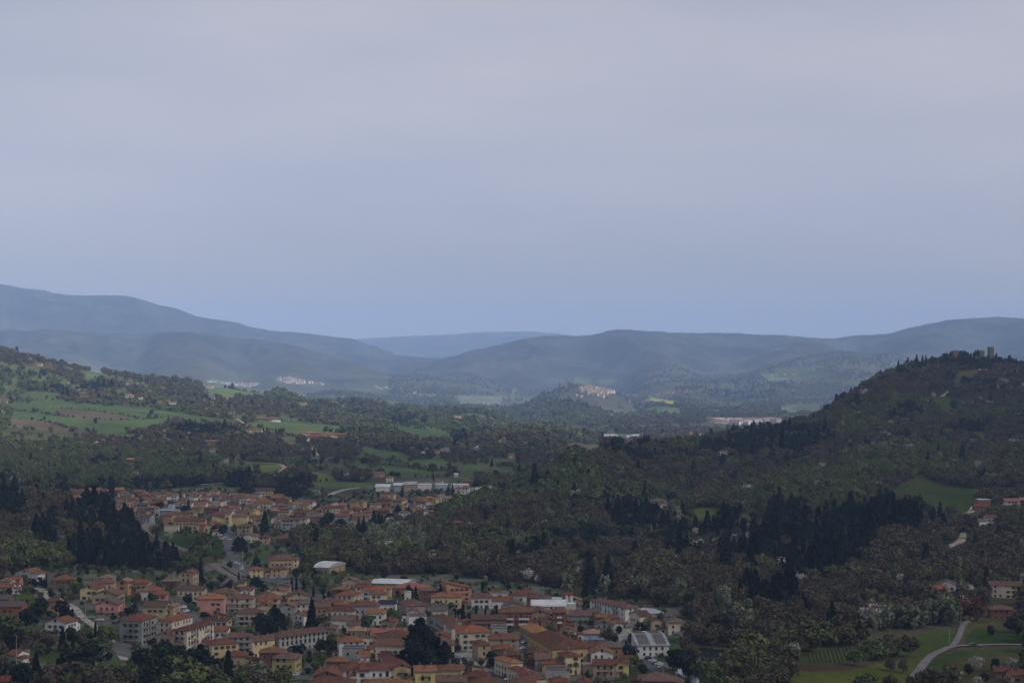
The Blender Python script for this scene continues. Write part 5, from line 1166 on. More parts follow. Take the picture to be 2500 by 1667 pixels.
def crown(kind, n, seed, sc=1.0):
    rng = np.random.default_rng(seed)
    if kind == 'palm':
        V = []
        for i in range(34):
            a = rng.uniform(0, 6.28); e = rng.uniform(-.5, 1.1); L_ = 2.6
            for s in range(7):
                t0, t1 = s/7, (s+1)/7; f = lambda t_: np.array([math.cos(a)*L_*t_*math.cos(e), math.sin(a)*L_*t_*math.cos(e), 8.2+L_*t_*math.sin(e)-2.4*t_*t_]); p, q = f(t0), f(t1); w_ = np.array([-math.sin(a), math.cos(a), 0])*.35*(1-t0*.7)
                V += [p-w_, p+w_, q+w_*.9, q-w_*.9]
        return np.array(V)
    P_ = crown_pts(kind, n, rng); S_ = SZ[kind]*sc*rng.uniform(.6, 1.35, n)
    mid = np.array([[0, 0, 4.2]]) if kind not in ('conifer', 'cypress', 'cedar', 'poplar') else np.stack([P_[:,0]*0, P_[:,1]*0, P_[:,2]-(.9 if kind in ('conifer','cedar') else .3)], 1)
    return quads(P_, S_, rng, el=1.35 if kind in ('bare', 'blossom', 'poplar') else 1.1, mid=mid)
def trunk(kind, seed):
    rng = random.Random(seed); V, Fc = [], []
    def limb(p, q, r0, r1, n_=6, seg=3):
        b = len(V); p, q = np.array(p), np.array(q); d = q-p; d = d/np.linalg.norm(d); u_ = np.cross(d, [0.3, .9, .2]); u_ /= np.linalg.norm(u_); v_ = np.cross(d, u_)
        for s in range(seg+1):
            t_ = s/seg; c = p+(q-p)*t_+np.array([rng.uniform(-.1, .1), rng.uniform(-.1, .1), 0])*(0 < s < seg); r = r0+(r1-r0)*t_
            for i in range(n_): a = 6.283*i/n_; V.append(tuple(c+(u_*math.cos(a)+v_*math.sin(a))*r))
        for s in range(seg):
            for i in range(n_): a0 = b+s*n_+i; a1 = b+s*n_+(i+1) % n_; Fc.append((a0, a1, a1+n_, a0+n_))
    top = dict(conifer=9.4, cedar=9.2, cypress=8.5, palm=8.3, poplar=8.5).get(kind, 5.2)
    limb((0,0,-.6), (0,0,top), .26 if kind != 'cypress' else .18, .07 if kind != 'palm' else .2, 7, 5)
    if kind in ('bare','olive','green','dark','blossom','reddish','poplar'):
        for i in range(7): a = i*2.4+rng.random(); h = 1.8+i*.5; l = rng.uniform(1.9, 3.0)*(.5 if kind == 'poplar' else 1); limb((0,0,h), (math.cos(a)*l, math.sin(a)*l, h+rng.uniform(2, 3.4)), .12, .03, 5, 2)
    elif kind in ('cedar', 'conifer'):
        for i in range(12): a = i*2.4; h = 1.5+i*.6; l = (3.6 if kind == 'cedar' else 1.9)*(1-h/11); limb((0,0,h), (math.cos(a)*l, math.sin(a)*l, h-.1*l), .07, .02, 4, 1)
    return V, Fc
KINDS = ['bare','olive','green','dark','blossom','poplar','conifer','cedar','cypress','palm','reddish']
TREE = {}
for k in KINDS:
    TREE[k] = []
    for v in range(3 if k != 'palm' else 1):
        V, Fc = trunk(k, v); TREE[k].append((quadmesh('crown', crown(k, NQ.get(k, 100), v*13+len(k)), F[k]), mesh('trunk', V, Fc, M['pale_bark'] if k == 'poplar' else M['bark'])))
TNAME = dict(bare='bare_tree', olive='budding_tree', green='leafy_tree', dark='evergreen_tree', blossom='blossom_tree', poplar='poplar_tree', conifer='conifer_tree', cedar='cedar_tree', cypress='cypress_tree', palm='palm_tree', reddish='red_budded_tree')
TPH = dict(bare='bare brown twiggy tree', olive='brownish green budding tree', green='fresh green leafy tree', dark='dark rounded evergreen tree', blossom='white blossoming tree', poplar='pale green feathery poplar', conifer='dark pointed conifer', cedar='dark layered cedar', cypress='narrow dark cypress', palm='fan palm with a shaggy trunk', reddish='reddish brown budding tree')
TREES = []
def tree(x, y, z, H, k, wf=1.0, pix=None, own=None, group=None):
    rng = random.Random(int(x*7+y*3)); cr, tr = TREE[k][rng.randrange(len(TREE[k]))]; s = H/10
    if k == 'poplar': wf *= 1.15
    o = link(TNAME[k], None, None, (x, y, z-.1), rng.uniform(0, 6.28)); o.scale = (s*wf, s*wf, s)
    link('trunk', tr, o); link('crown', cr, o)
    sz = 'tall ' if H > 14 else 'small ' if H < 6.5 else ''
    tag(o, None, 'tree', group or TNAME[k].replace('_', ' ')+'s'); p = pix or px_of((x, y, z+H)); PENDING.append((o, sz+TPH[k], p, own)); TREES.append((x, y, 3.0*s*wf)); return o
for e in TT.replace('\n', ',').split(','):
    f = e.split()
    t = f[0]; X_, Y_ = tp(t, float(f[1]), float(f[2])); H = float(f[3]); lo, hi = rng_of(t)
    if t in 'PQST': lo, hi = 1450, 3200
    if t in 'KN': lo, hi = 2150, 12000
    if t == 'I': lo, hi = 1500, 3200
    if t == 'J': lo, hi = 1250, 3000
    x, y, z = hit(X_, Y_, H, lo, hi); hp = H*FPX/y
    if y > 1150 or t in 'GD': mark(X_, Y_+hp*.38, hp*.24, hp*.36, y-2)
    tree(x, y, z, H, f[4], float(f[5]) if len(f) > 5 else 1.0, (X_, Y_))
TA = np.array(TREES)
# ---------------------------------------------------------------- the woods: points jittered over the land, denser nearer
WSETS = {k: [] for k in KINDS}
def colwmax(x, y):
    i = np.clip(np.searchsorted(US, x/y), 0, len(US)-1); j = np.clip(np.searchsorted(SS, np.log(y))-2, 0, len(SS)-1); return WMAX[j, i]
def scatter(y0, y1, sp, scale, keep, umax=.315):
    """one band of the land, cells of sp metres"""
    ys = np.arange(y0, y1, sp); X, Y = [], []
    for yy in ys: xs = np.arange(-umax*yy, umax*yy, sp); X.append(xs); Y.append(np.full(len(xs), yy))
    X = np.concatenate(X); Y = np.concatenate(Y); X = X+RNG.uniform(-.5, .5, len(X))*sp; Y = Y+RNG.uniform(-.5, .5, len(Y))*sp
    zz = gz(X, Y); w_ = (zz-CAMZ)/Y; px, py = 1250+FPX*X/Y, HOR-FPX*w_
    H = scale*10; vis = (zz+H*1.2-CAMZ)/Y > colwmax(X, Y)-.0003; vis &= (py < 1760)
    X, Y, zz, px, py = X[vis], Y[vis], zz[vis], px[vis], py[vis]
    i = np.clip(np.searchsorted(US, X/Y), 0, nc-1); j = np.clip(np.searchsorted(SS, np.log(Y)), 0, nr-1)
    ok = ~FMASK[j, i] & ~FMASK[np.maximum(j-1, 0), i] & ~inany(px, py, Y, OPEN)
    X, Y, zz, px, py = X[ok], Y[ok], zz[ok], px[ok], py[ok]
    ok = RNG.uniform(size=len(X)) < keep(X, Y, px, py)
    X, Y, zz, px, py = X[ok], Y[ok], zz[ok], px[ok], py[ok]
    hp = scale*10*FPX/Y; ok = np.ones(len(X), bool)
    for fh in (.12, .28, .44, .6, .76, .92, 1.06):
        for fw in (-.28, 0, .28): ok &= ~covers(px+hp*fw*(1 if fh < .8 else .4), py-hp*fh, Y)
    X, Y, zz, px, py = X[ok], Y[ok], zz[ok], px[ok], py[ok]
    if y0 < 4500:
        ok = ~near_way(X, Y, 3); ok &= ~near_house(X, Y, 3.0); X, Y, zz, px, py = X[ok], Y[ok], zz[ok], px[ok], py[ok]
    n = len(X); wx, wy = px+fbm(X/45, Y/45, 3, 91)*34, py+fbm(X/45, Y/45, 3, 92)*20; con = inany(wx, wy-6, Y, WOODS['conifer']); grn = inany(wx, wy, Y, WOODS['green']); pop = inany(wx, wy, Y, WOODS['poplar'])
    a = fbm(X/230, Y/230, 4, 41)*1.15+RNG.normal(0, .14, n); b = fbm(X/110, Y/110, 3, 52)+RNG.normal(0, .16, n); r = RNG.uniform(size=n); a = a+np.where((Y > 2250) & (px < 1300), .22, 0)-np.where(Y < 1150, .25, 0)
    kd = np.where(a > .26, 2, np.where(a > .02, 1, 0)); kd = np.where((b > .46), 3, kd); kd = np.where(r < .009, 4, kd); kd = np.where((r > .012) & (r < .035), 5, kd); kd = np.where((r > .985) & (Y < 5000), 6, kd)
    kd = np.where(grn & (kd == 0), 2, kd); kd = np.where(grn & (r > .5) & (kd < 2), 2, kd); kd = np.where(pop & (r > .35), 5, kd); thin = (fbm(X/55, Y/55, 3, 33)+RNG.normal(0, .1, n)) > .17; con &= ~(thin & (X > 0)); kd = np.where(con, np.where(r < np.where(Y > 2250, .3, .78), 6, 3), kd); kd = np.where(con & (r > .93), 1, kd)
    s = scale*np.clip(RNG.lognormal(0, .27, n), .5, 1.75)*(1+.35*fbm(X/70, Y/70, 2, 19))*np.where(kd == 6, np.where(con & (Y < 2600) & (px > 1750), 1.6, 1.3), 1.0)
    return X, Y, zz, s, kd
def keep_near(x, y, px, py): return np.full(len(x), .97)
def keep_left(x, y, px, py):
    d = fbm(x/260, y/110, 4, 61); low = smooth(1010, 1075, py)*(px < 720)*.35; return np.where(px > 1260, .97, np.clip(.27+low+d*2.0, .07, .95))
def keep_far(x, y, px, py): d = fbm(x/420, y/260, 4, 71); return np.clip(.50+d*1.7, .04, .95)*np.where((y > 10300) & (px < 950), 0, np.where(y > 12000, .5, 1))
ALL = [scatter(820, 1500, 6.0, .85, keep_near), scatter(1500, 2400, 6.6, .88, keep_near), scatter(2400, 3500, 7.6, .86, keep_left), scatter(3500, 5200, 11.0, 1.0, keep_left), scatter(5200, 8500, 20, 1.5, keep_far), scatter(8500, 13500, 26, 1.35, keep_far)]
AX, AY, AZ, AS, AK = [np.concatenate([a[i] for a in ALL]) for i in range(5)]
hx, hy, hs, hk = [], [], [], []
for t, pts in HEDGES:
    lo, hi = rng_of(t); lo, hi = (6500, 20000) if t == 'I' else (2200, 12000) if t in 'KN' else (lo, hi)
    l = sample_line([tuple(p) for p in smooth_line(ground_line(t, pts, lo, hi), 1)], 4.5 if t in 'GH' else 7); sc_ = .3 if t in 'GH' else .42 if t in 'KN' else 1.0
    for p in l:
        if RNG.uniform() < .82: hx.append(p[0]+RNG.normal(0, 1.2)); hy.append(p[1]+RNG.normal(0, 1.2)); hs.append(sc_*RNG.uniform(.5, 1.4)*(2.0 if RNG.uniform() < .06 else 1)); hk.append(RNG.choice([0, 1, 3, 3, 2]))
# vines in rows
vp = tpoly('G', [(660,935),(800,905),(1240,855),(1190,930),(1085,985),(700,1000)]); c0 = hit(*tp('G', 950, 940), 0, 800, 2000)
for i in range(-60, 60):
    for j in range(-40, 40):
        xx, yy = c0[0]+i*2.1+j*.3+RNG.normal(0,.12), c0[1]+j*2.4+RNG.normal(0,.2); q_ = px_of((xx, yy, g1(xx, yy)))
        if inpoly(np.array([q_[0]]), np.array([q_[1]]), vp)[0]: hx.append(xx); hy.append(yy); hs.append(.085); hk.append(1)
hx, hy = np.array(hx), np.array(hy); AX = np.concatenate([AX, hx]); AY = np.concatenate([AY, hy]); AZ = np.concatenate([AZ, gz(hx, hy)]); AS = np.concatenate([AS, np.array(hs)]); AK = np.concatenate([AK, np.array(hk)])
# the nearest free-standing ones of the wood become trees of their own, up to three hundred trees in all that show largest
ppx = 1250+FPX*AX/AY; ppy = HOR-FPX*(AZ-CAMZ)/AY
inframe = (ppx > -20) & (ppx < 2520) & (ppy < 1690)
clear = np.ones(len(AX), bool)
for tx, ty, tr_ in TREES: clear &= ((AX-tx)**2+(AY-ty)**2 > (tr_*.9)**2)
AX, AY, AZ, AS, AK, ppx, ppy, inframe = [v[clear] for v in (AX, AY, AZ, AS, AK, ppx, ppy, inframe)]
print('wood points', len(AX), 'single trees', len(TREES))
LIB = {}
lod = {}
for k in range(7):
    kk = KINDS[k]
    for L_, (n_, sc_) in enumerate([(.62, 1.25), (.2, 2.1)]):
        c = bpy.data.collections.new(f'leafwork_{kk}_{L_}')
        for v in range(3):
            cr = quadmesh('crown', crown(kk, int(NQ[kk]*n_), 100+v*7+k, sc_), F[kk]); ob = bpy.data.objects.new(f'{kk}_form_{v}', cr); c.objects.link(ob)
        LIB[(k, L_)] = c
def wood(name, sel, col, label):
    n = int(sel.sum())
    if n == 0: return
    me = bpy.data.meshes.new(name); me.vertices.add(n); co = np.stack([AX[sel], AY[sel], AZ[sel]-.2], 1).astype(np.float32); me.vertices.foreach_set('co', co.ravel())
    for nm_, ty, dat in (('rot', 'FLOAT', RNG.uniform(0, 6.28, n)), ('siz', 'FLOAT', AS[sel]), ('wid', 'FLOAT', AS[sel]*RNG.uniform(.95, 1.35, n))):
        at_ = me.attributes.new(nm_, ty, 'POINT'); at_.data.foreach_set('value', dat.astype(np.float32))
    o = link(name, me); ng = bpy.data.node_groups.new(name, 'GeometryNodeTree'); ng.interface.new_socket('Geometry', in_out='INPUT', socket_type='NodeSocketGeometry'); ng.interface.new_socket('Geometry', in_out='OUTPUT', socket_type='NodeSocketGeometry')
    n_ = ng.nodes.new; gi = n_('NodeGroupInput'); go = n_('NodeGroupOutput'); ip = n_('GeometryNodeInstanceOnPoints'); ci = n_('GeometryNodeCollectionInfo'); ci.inputs['Collection'].default_value = col; ci.inputs['Separate Children'].default_value = True; ci.inputs['Reset Children'].default_value = True
    def na_(nm_): a = n_('GeometryNodeInputNamedAttribute'); a.data_type = 'FLOAT'; a.inputs['Name'].default_value = nm_; return a.outputs['Attribute']
    cr_ = n_('ShaderNodeCombineXYZ'); cs = n_('ShaderNodeCombineXYZ'); ng.links.new(na_('rot'), cr_.inputs[2]); w_ = na_('wid'); ng.links.new(w_, cs.inputs[0]); ng.links.new(w_, cs.inputs[1]); ng.links.new(na_('siz'), cs.inputs[2])
    ng.links.new(gi.outputs[0], ip.inputs['Points']); ng.links.new(ci.outputs[0], ip.inputs['Instance']); ip.inputs['Pick Instance'].default_value = True
    ng.links.new(cr_.outputs[0], ip.inputs['Rotation']); ng.links.new(cs.outputs[0], ip.inputs['Scale']); ng.links.new(ip.outputs[0], go.inputs[0])
    md = o.modifiers.new('woods', 'NODES'); md.node_group = ng; tag(o, label, 'woodland', None, 'stuff')
near = AY < 3000
WN = dict(bare='leafless_wood', olive='budding_wood', green='green_wood', dark='evergreen_wood', blossom='blossoming_thicket', poplar='poplar_wood', conifer='conifer_wood')
WL = dict(bare='brown leafless woodland on the {}', olive='olive brown budding woodland on the {}', green='fresh green woodland on the {}', dark='dark evergreen thickets on the {}', blossom='scattered white blossom in the woods on the {}', poplar='pale green poplars and willows on the {}', conifer='blackish conifer wood on the {}')
for k in range(7):
    wood(WN[KINDS[k]], near & (AK == k), LIB[(k, 0)], WL[KINDS[k]].format('nearer slopes')); wood(WN[KINDS[k]], ~near & (AK == k), LIB[(k, 1)], WL[KINDS[k]].format('far slopes and valley floor'))
# garden shrubs and hedges between the houses of the two towns
gx, gy, gs, gk = [], [], [], []
ys = np.arange(850, 2150, 7.5); X = np.concatenate([np.arange(-.3*q, .14*q, 7.5) for q in ys]); Y = np.concatenate([np.full(len(np.arange(-.3*q, .14*q, 7.5)), q) for q in ys])
X = X+RNG.uniform(-3.5, 3.5, len(X)); Y = Y+RNG.uniform(-3.5, 3.5, len(Y)); zz = gz(X, Y); px, py = 1250+FPX*X/Y, HOR-FPX*(zz-CAMZ)/Y
ok = inany(px, py, Y, OPEN[:2]) & (RNG.uniform(size=len(X)) < .42) & ~near_way(X, Y, 1.5) & ~near_house(X, Y, 1.6)
X, Y, zz = X[ok], Y[ok], zz[ok]; sv = (AX, AY, AZ, AS, AK); AX, AY, AZ = X, Y, zz; AS = RNG.uniform(.22, .5, len(X)); AK = RNG.choice([0, 1, 2, 3, 5], len(X), p=[.12, .25, .28, .3, .05])
for k in (0, 1, 2, 3, 5): wood('garden_shrubs', AK == k, LIB[(k, 0)], {0:'bare',1:'olive',2:'green',3:'dark',5:'pale'}[k]+' shrubs and hedges in the gardens between the houses')
AX, AY, AZ, AS, AK = sv
# ---------------------------------------------------------------- cars
def car_meshes():
    prof = [(-2.05,.35),(-2.1,.62),(-2.0,.86),(-1.25,.95),(-.55,1.42),(.85,1.45),(1.55,.98),(2.05,.88),(2.1,.5),(2.05,.32)]
    V, Fc = [], []
    for s, w_ in ((-1, .84), (1, .84)):
        for x, z in prof: V.append((x, s*(w_ if z < 1.1 else .66), z))
    n = len(prof); Fc.append(tuple(range(n))[::-1]); Fc.append(tuple(range(n, 2*n)))
    for i in range(n): Fc.append((i, (i+1) % n, n+(i+1) % n, n+i))
    V2, F2 = [], []
    for s in (-1, 1):
        b = len(V2); V2 += [(-1.1,s*.83,.98),(-.52,s*.69,1.36),(.8,s*.69,1.38),(1.35,s*.83,1.0)]+[(-1.1,s*.8,.98),(-.52,s*.66,1.36),(.8,s*.66,1.38),(1.35,s*.8,1.0)]; F2 += [(b,b+1,b+2,b+3),(b+7,b+6,b+5,b+4),(b,b+4,b+5,b+1),(b+2,b+6,b+7,b+3)]
    for x0, z0, x1, z1 in ((-1.28,.97,-.6,1.41),(1.56,1.0,.9,1.44)):
        b = len(V2); V2 += [(x0,-.66,z0),(x0,.66,z0),(x1,.6,z1),(x1,-.6,z1)]; F2.append((b,b+1,b+2,b+3))
    V3, F3 = [], []
    for i in range(12):
        a = 6.283*i/12; V3 += [(math.cos(a)*.32, -.1, math.sin(a)*.32), (math.cos(a)*.32, .1, math.sin(a)*.32)]
    for i in range(12): j = (i+1) % 12; F3.append((2*i, 2*j, 2*j+1, 2*i+1))
    F3.append(tuple(range(0, 24, 2))[::-1]); F3.append(tuple(range(1, 24, 2)))
    return (V, Fc), mesh('glazing', V2, F2, M['glass']), mesh('wheel', V3, F3, M['tyre'])
(CV, CF), CG, CW = car_meshes(); CB = {c: mesh('body', CV, CF, M['car_'+c]) for c in ('white','grey','dark','red','teal')}
for e in CT.replace('\n', ',').split(','):
    t, X_, Y_, rt, c = e.split(); px, py = tp(t, float(X_), float(Y_)); lo, hi = rng_of(t)
    if t in 'PQST': lo, hi = 1450, 3200
    x, y, z = hit(px, py, .3, lo, hi); o = link('parked_car', None, None, (x, y, z+.34), R(float(rt))); link('body', CB[c], o); link('glazing', CG, o)
    for sx_ in (-1.3, 1.3):
        for sy_ in (-.78, .78): link('wheel', CW, o, (sx_, sy_, .32))
    tag(o, None, 'car', 'parked cars'); PENDING.append((o, {'white':'white','grey':'silver grey','dark':'black','red':'red','teal':'dark green'}[c]+' car parked in the open', (px, py), 'dark green car driving at the country road junction' if t == 'G' else None))
# ---------------------------------------------------------------- lamps, poles, silos, castle
def cyl(V, Fc, x, y, r, z0, z1, n=8, r1=None):
    b = len(V); r1 = r if r1 is None else r1
    for rr, z in ((r, z0), (r1, z1)):
        for i in range(n): a = 6.283*i/n; V.append((x+rr*math.cos(a), y+rr*math.sin(a), z))
    for i in range(n): j = (i+1) % n; Fc.append((b+i, b+j, b+n+j, b+n+i))
    Fc.append(tuple(b+i for i in range(n))[::-1]); Fc.append(tuple(b+n+i for i in range(n)))
for e in PT.split(','):
    t, X_, Y_, h, k = e.split(); px, py = tp(t, float(X_), float(Y_)); h = float(h); lo, hi = rng_of(t)
    if t in 'PQST': lo, hi = 1450, 3200
    if t == 'N': lo, hi = 2200, 6000
    x, y, z = hit(px, py, 0, lo, hi); o = link('street_lamp' if k == 'lamp' else 'utility_pole', None, None, (x, y, z)); V, Fc = [], []; cyl(V, Fc, 0, 0, .16, -.3, h, 8, .09); link('post', mesh('post', V, Fc, M['concrete']), o)
    V, Fc = [], []
    if k == 'lamp': box(V, Fc, -.06, .06, -1.6, 0, h-.1, h); box(V, Fc, -.2, .2, -2.1, -1.5, h-.16, h+.02); link('lamp_head', mesh('lamp_head', V, Fc, M['steel']), o)
    else: box(V, Fc, -1.0, 1.0, -.07, .07, h-.6, h-.45); [cyl(V, Fc, q, 0, .06, h-.45, h-.2) for q in (-.9, 0, .9)]; link('crossarm', mesh('crossarm', V, Fc, M['wood']), o)
    tag(o, None, 'street lamp' if k == 'lamp' else 'pole', 'street lamps' if k == 'lamp' else 'poles'); PENDING.append((o, ('tall ' if h > 13 else '')+('grey street lamp' if k == 'lamp' else 'thin pole with a crossarm'), (px, py), None))
px, py = tp('D', 350, 570); x, y, z = hit(px, py, 4); o = link('silo_stack', None, None, (x, y, z)); tag(o, 'pair of steel silos with a red cap beside the white hall', 'silo')
for s in (-1.3, 1.3): V, Fc = [], []; cyl(V, Fc, s, 0, 1.1, 0, 9, 14); link('silo', mesh('silo', V, Fc, M['steel'], None), o)
V, Fc = [], []; box(V, Fc, -2.7, 2.7, -1.2, 1.2, 9, 9.9); cyl(V, Fc, 0, 0, .4, 9.9, 10.6); link('cap', mesh('cap', V, Fc, M['red_paint']), o)
def tower(name, px, py_top, wpx, H, dd, lo, hi, label, broken=False, slim=None, wallm='stone'):
    x, y, z = hit(px, py_top, H, lo, hi); W_ = wpx*y/FPX; rng = random.Random(int(px)); o = link(name, None, None, (x, y, z-1), R(10)); V, Fc = [], []
    a = W_/2; b = dd/2
    box(V, Fc, -a, a, -b, b, -6, H+1)
    m_ = 4
    for i in range(m_):
        if broken and i in (1, 2): continue
        w_ = 2*a/(2*m_-1); x0 = -a+2*i*w_; hh = rng.uniform(.7, 2.4) if broken else 1.4
        for yy in (-b, b-.8): box(V, Fc, x0, x0+w_, yy, yy+.8, H+1, H+1+hh)
    link('masonry', mesh('masonry', V, Fc, M['wall_'+wallm]), o)
    for f in range(max(1, int(H/7))):
        V, Fc = [], []; box(V, Fc, -.45, .45, -b-.05, -b+.1, 4+f*6, 5.6+f*6); link('window', mesh('window', V, Fc, M['glass']), o)
    tag(o, label, 'tower', 'castle buildings'); return o
def tH(x, y): return tp('H', x, y)
q = tH(2034, 158); tower('castle_tower', q[0], q[1], 46/3.92, 24, 9, 2800, 3700, 'tallest ruined castle tower, with a broken crown, right of the others', True)
q = tH(1945, 197); tower('castle_tower', q[0], q[1], 42/3.92, 15, 9, 2800, 3700, 'square castle tower in the middle of the hilltop')
q = tH(1692, 190); tower('castle_tower', q[0], q[1], 58/3.92, 17, 10, 2800, 3700, 'broad castle tower at the left end of the hilltop, among cypresses')
q = tH(1975, 252); tower('castle_wall', q[0], q[1], 180/3.92, 5, 3, 2800, 3700, 'low castle wall joining the two right hand towers')
q = tp('I', 416, 228); tower('palace_tower', q[0], q[1], 11/3.136, 48, 9, 8600, 10000, 'slender tower of the far hilltop castle', wallm='stone')
q = tp('I', 392, 266); tower('palace', q[0], q[1], 58/3.136, 26, 40, 8600, 10000, 'massive block of the far hilltop castle left of its village', wallm='stone')
# far towns: past the three hundred houses that show largest, one mass each
def far_town(name, spots, seed, label, lo, hi, walls=('white','cream','yellow','salmon','tan'), roofs=('red','orange','brown')):
    rng = random.Random(seed); V, Fc, mi = [], [], []; mats = [M['wall_'+w_] for w_ in walls]+[M['roof_'+r_] for r_ in roofs]+[M['glass']]
    for px, py, wd, h in spots:
        x, y, z = hit(px, py, h*.5, lo, hi); w_ = wd*y/FPX/2; d = rng.uniform(5, 8); a = R(rng.uniform(-40, 40)); mw = rng.randrange(len(walls)); mr = len(walls)+rng.randrange(len(roofs)); n0 = len(V); f0 = len(Fc)
        box(V, Fc, -w_, w_, -d, d, -5, h); mi += [mw]*6
        b = len(V); V += [(-w_-1,-d-1,h),(w_+1,-d-1,h),(w_+1,d+1,h),(-w_-1,d+1,h),(-w_-1,0,h+d*.4),(w_+1,0,h+d*.4)]; Fc += [(b,b+1,b+5,b+4),(b+2,b+3,b+4,b+5),(b,b+4,b+3),(b+1,b+2,b+5),(b,b+3,b+2,b+1)]; mi += [mr, mr, mw, mw, mr]
        if h > 4:
            for k in range(int(w_)):
                for fl in range(int(h/3.5)): box(V, Fc, -w_+.8+k*2.0, -w_+1.8+k*2.0, -d-.05, -d+.2, 1.2+fl*3.2, 2.8+fl*3.2); mi += [len(mats)-1]*6
        for i in range(n0, len(V)): p = V[i]; V[i] = (x+p[0]*math.cos(a)-p[1]*math.sin(a), y+p[0]*math.sin(a)+p[1]*math.cos(a), z+p[2])
    tag(link(name, mesh(name, V, Fc, mats, mi)), label, 'distant town', None, 'stuff')
rg = random.Random(3)
def spots(t, poly, n, w, h): 
    out = []; xs = [p[0] for p in poly]; ys = [p[1] for p in poly]
    while len(out) < n:
        x, y = rg.uniform(min(xs), max(xs)), rg.uniform(min(ys), max(ys))
        if inpoly(np.array([x]), np.array([y]), poly)[0]: q = tp(t, x, y); out.append((q[0], q[1], rg.uniform(*w), rg.uniform(*h)))
    return out
far_town('hilltop_village', spots('I', [(510,320),(560,290),(700,282),(770,310),(780,335),(720,350),(690,372),(640,360),(600,345),(520,345)], 110, (6, 10), (9, 14))+spots('I', [(490,355),(540,358),(540,372),(490,370)], 5, (4, 7), (6, 8)), 4, 'ochre and cream houses crowding the far hilltop village', 8600, 9700, ('cream','cream','white','yellow','cream'), ('tan','salmon','tan'))
far_town('valley_hamlets', spots('I', [(850,348),(970,358),(970,372),(860,362)], 14, (4, 8), (6, 9))+spots('I', [(1120,340),(1180,338),(1340,315),(1345,335),(1220,355),(1130,352)], 30, (3, 7), (6, 9))+spots('I', [(870,500),(1000,500),(1130,520),(1300,570),(1200,560),(900,520)], 16, (4, 7), (5, 8))+spots('I', [(1000,380),(1050,382),(1050,400),(1010,400)], 6, (3,6), (5,7))+spots('I', [(40,390),(200,395),(180,450),(110,450)], 24, (3, 6), (6, 8))+spots('I', [(1650,250),(2350,150),(2340,180),(1800,290)], 16, (3, 5), (5, 7)), 8, 'small pale hamlets scattered over the far valley', 7000, 16000)
far_town('factory_district', spots('I', [(1510,540),(1900,545),(1900,575),(1520,572)], 26, (14, 30), (7, 10))+spots('I', [(1940,540),(2065,542),(2065,565),(1950,562)], 9, (10, 18), (7, 9)), 9, 'long pale factory roofs in the far valley', 5200, 9000, ('white','white','bluegrey','cream'), ('salmon','metal','tan'))
far_town('valley_works', spots('I', [(700,670),(960,672),(960,688),(700,686)], 8, (16, 30), (5, 6)), 12, 'white works beyond the cypresses of the ridge', 3600, 9000, ('grey','white'), ('metal','metal'))
far_town('distant_town', spots('K', [(1560,335),(1740,340),(1850,335),(1860,350),(1760,368),(1640,345)], 60, (4, 8), (7, 10))+spots('K', [(1990,296),(2080,295),(2200,325),(2160,340),(2060,335),(1990,320)], 75, (4, 8), (8, 12))+spots('K', [(2200,320),(2340,345),(2300,350),(2200,335)], 14, (3, 6), (6, 8))+spots('K', [(1480,322),(1560,325),(1555,332),(1485,330)], 8, (3, 6), (5, 8)), 6, 'white and red town spread over a far ridge', 7500, 14000, ('white','cream','cream','white'), ('salmon','tan','tan'))
far_town('plain_village', spots('N', [(720,540),(900,560),(1070,590),(1060,608),(900,590),(740,560)], 40, (3, 6), (6, 9))+spots('N', [(1080,610),(1220,620),(1210,640),(1090,630)], 14, (2, 5), (5, 7))+spots('N', [(1190,720),(1300,735),(1290,750),(1200,740)], 12, (3, 5), (5, 7)), 7, 'thin line of pale houses on a low spur of the valley', 6800, 13500, ('cream','white'), ('red','brown','salmon'))
q = tp('I', 1390, 655); x, y, z = hit(q[0], q[1], 8, 3800, 9000); o = house(q[0], q[1], 24, 16, 10, 0, 'h', 'orange', 'orange', '', 3800, 9000, False); o.name = 'farm_villa'
q = tp('I', 1366, 640); tower('bell_tower', q[0], q[1], 4, 22, 6, 3800, 9000, 'orange turret of the villa on the valley floor', wallm='orange')
px, py = tp('S', 1540, 560); 
# solar panels on the factory roof and its skylights are strips of the roof
f = [o for o in COL.objects if o.name.startswith('factory_shed') and len(o.children) and abs(px_of(o.location)[0]-(1320+1430/5.107)) < 25 and o.location.y > 900 and o.location.y < 1100]
if f:
    V, Fc = [], []; W_, D_ = 18.0, 50.0
    b0 = f[0]; rf = [c for c in b0.children if c.name.startswith('roof')][0]; bb = rf.bound_box; x0, x1, y0, y1 = bb[0][0], bb[6][0], bb[0][1], bb[6][1]; zr = bb[6][2]; ze = bb[0][2]+.2
    for s in (-1, 1):
        for i in range(8):
            ym = s*(2+i*(y1-3)/8.0)
            for j in range(2):
                xa = x0+1.5+j*((x1-x0)/2); xb = xa+(x1-x0)/2-3; zz = lambda yv: zr-.02+(-abs(yv))*(zr-ze)/y1+.05
                ya, yb = ym, ym+s*(y1-3)/14; b = len(V); V += [(xa,ya,zz(ya)),(xb,ya,zz(ya)),(xb,yb,zz(yb)),(xa,yb,zz(yb))]+[(xa,ya,zz(ya)+.1),(xb,ya,zz(ya)+.1),(xb,yb,zz(yb)+.1),(xa,yb,zz(yb)+.1)]; Fc += [(b+4,b+5,b+6,b+7),(b,b+1,b+5,b+4),(b+1,b+2,b+6,b+5),(b+2,b+3,b+7,b+6),(b+3,b,b+4,b+7)]
    link('roof_panels', mesh('roof_panels', V, Fc, M['roof_grey']), b0)
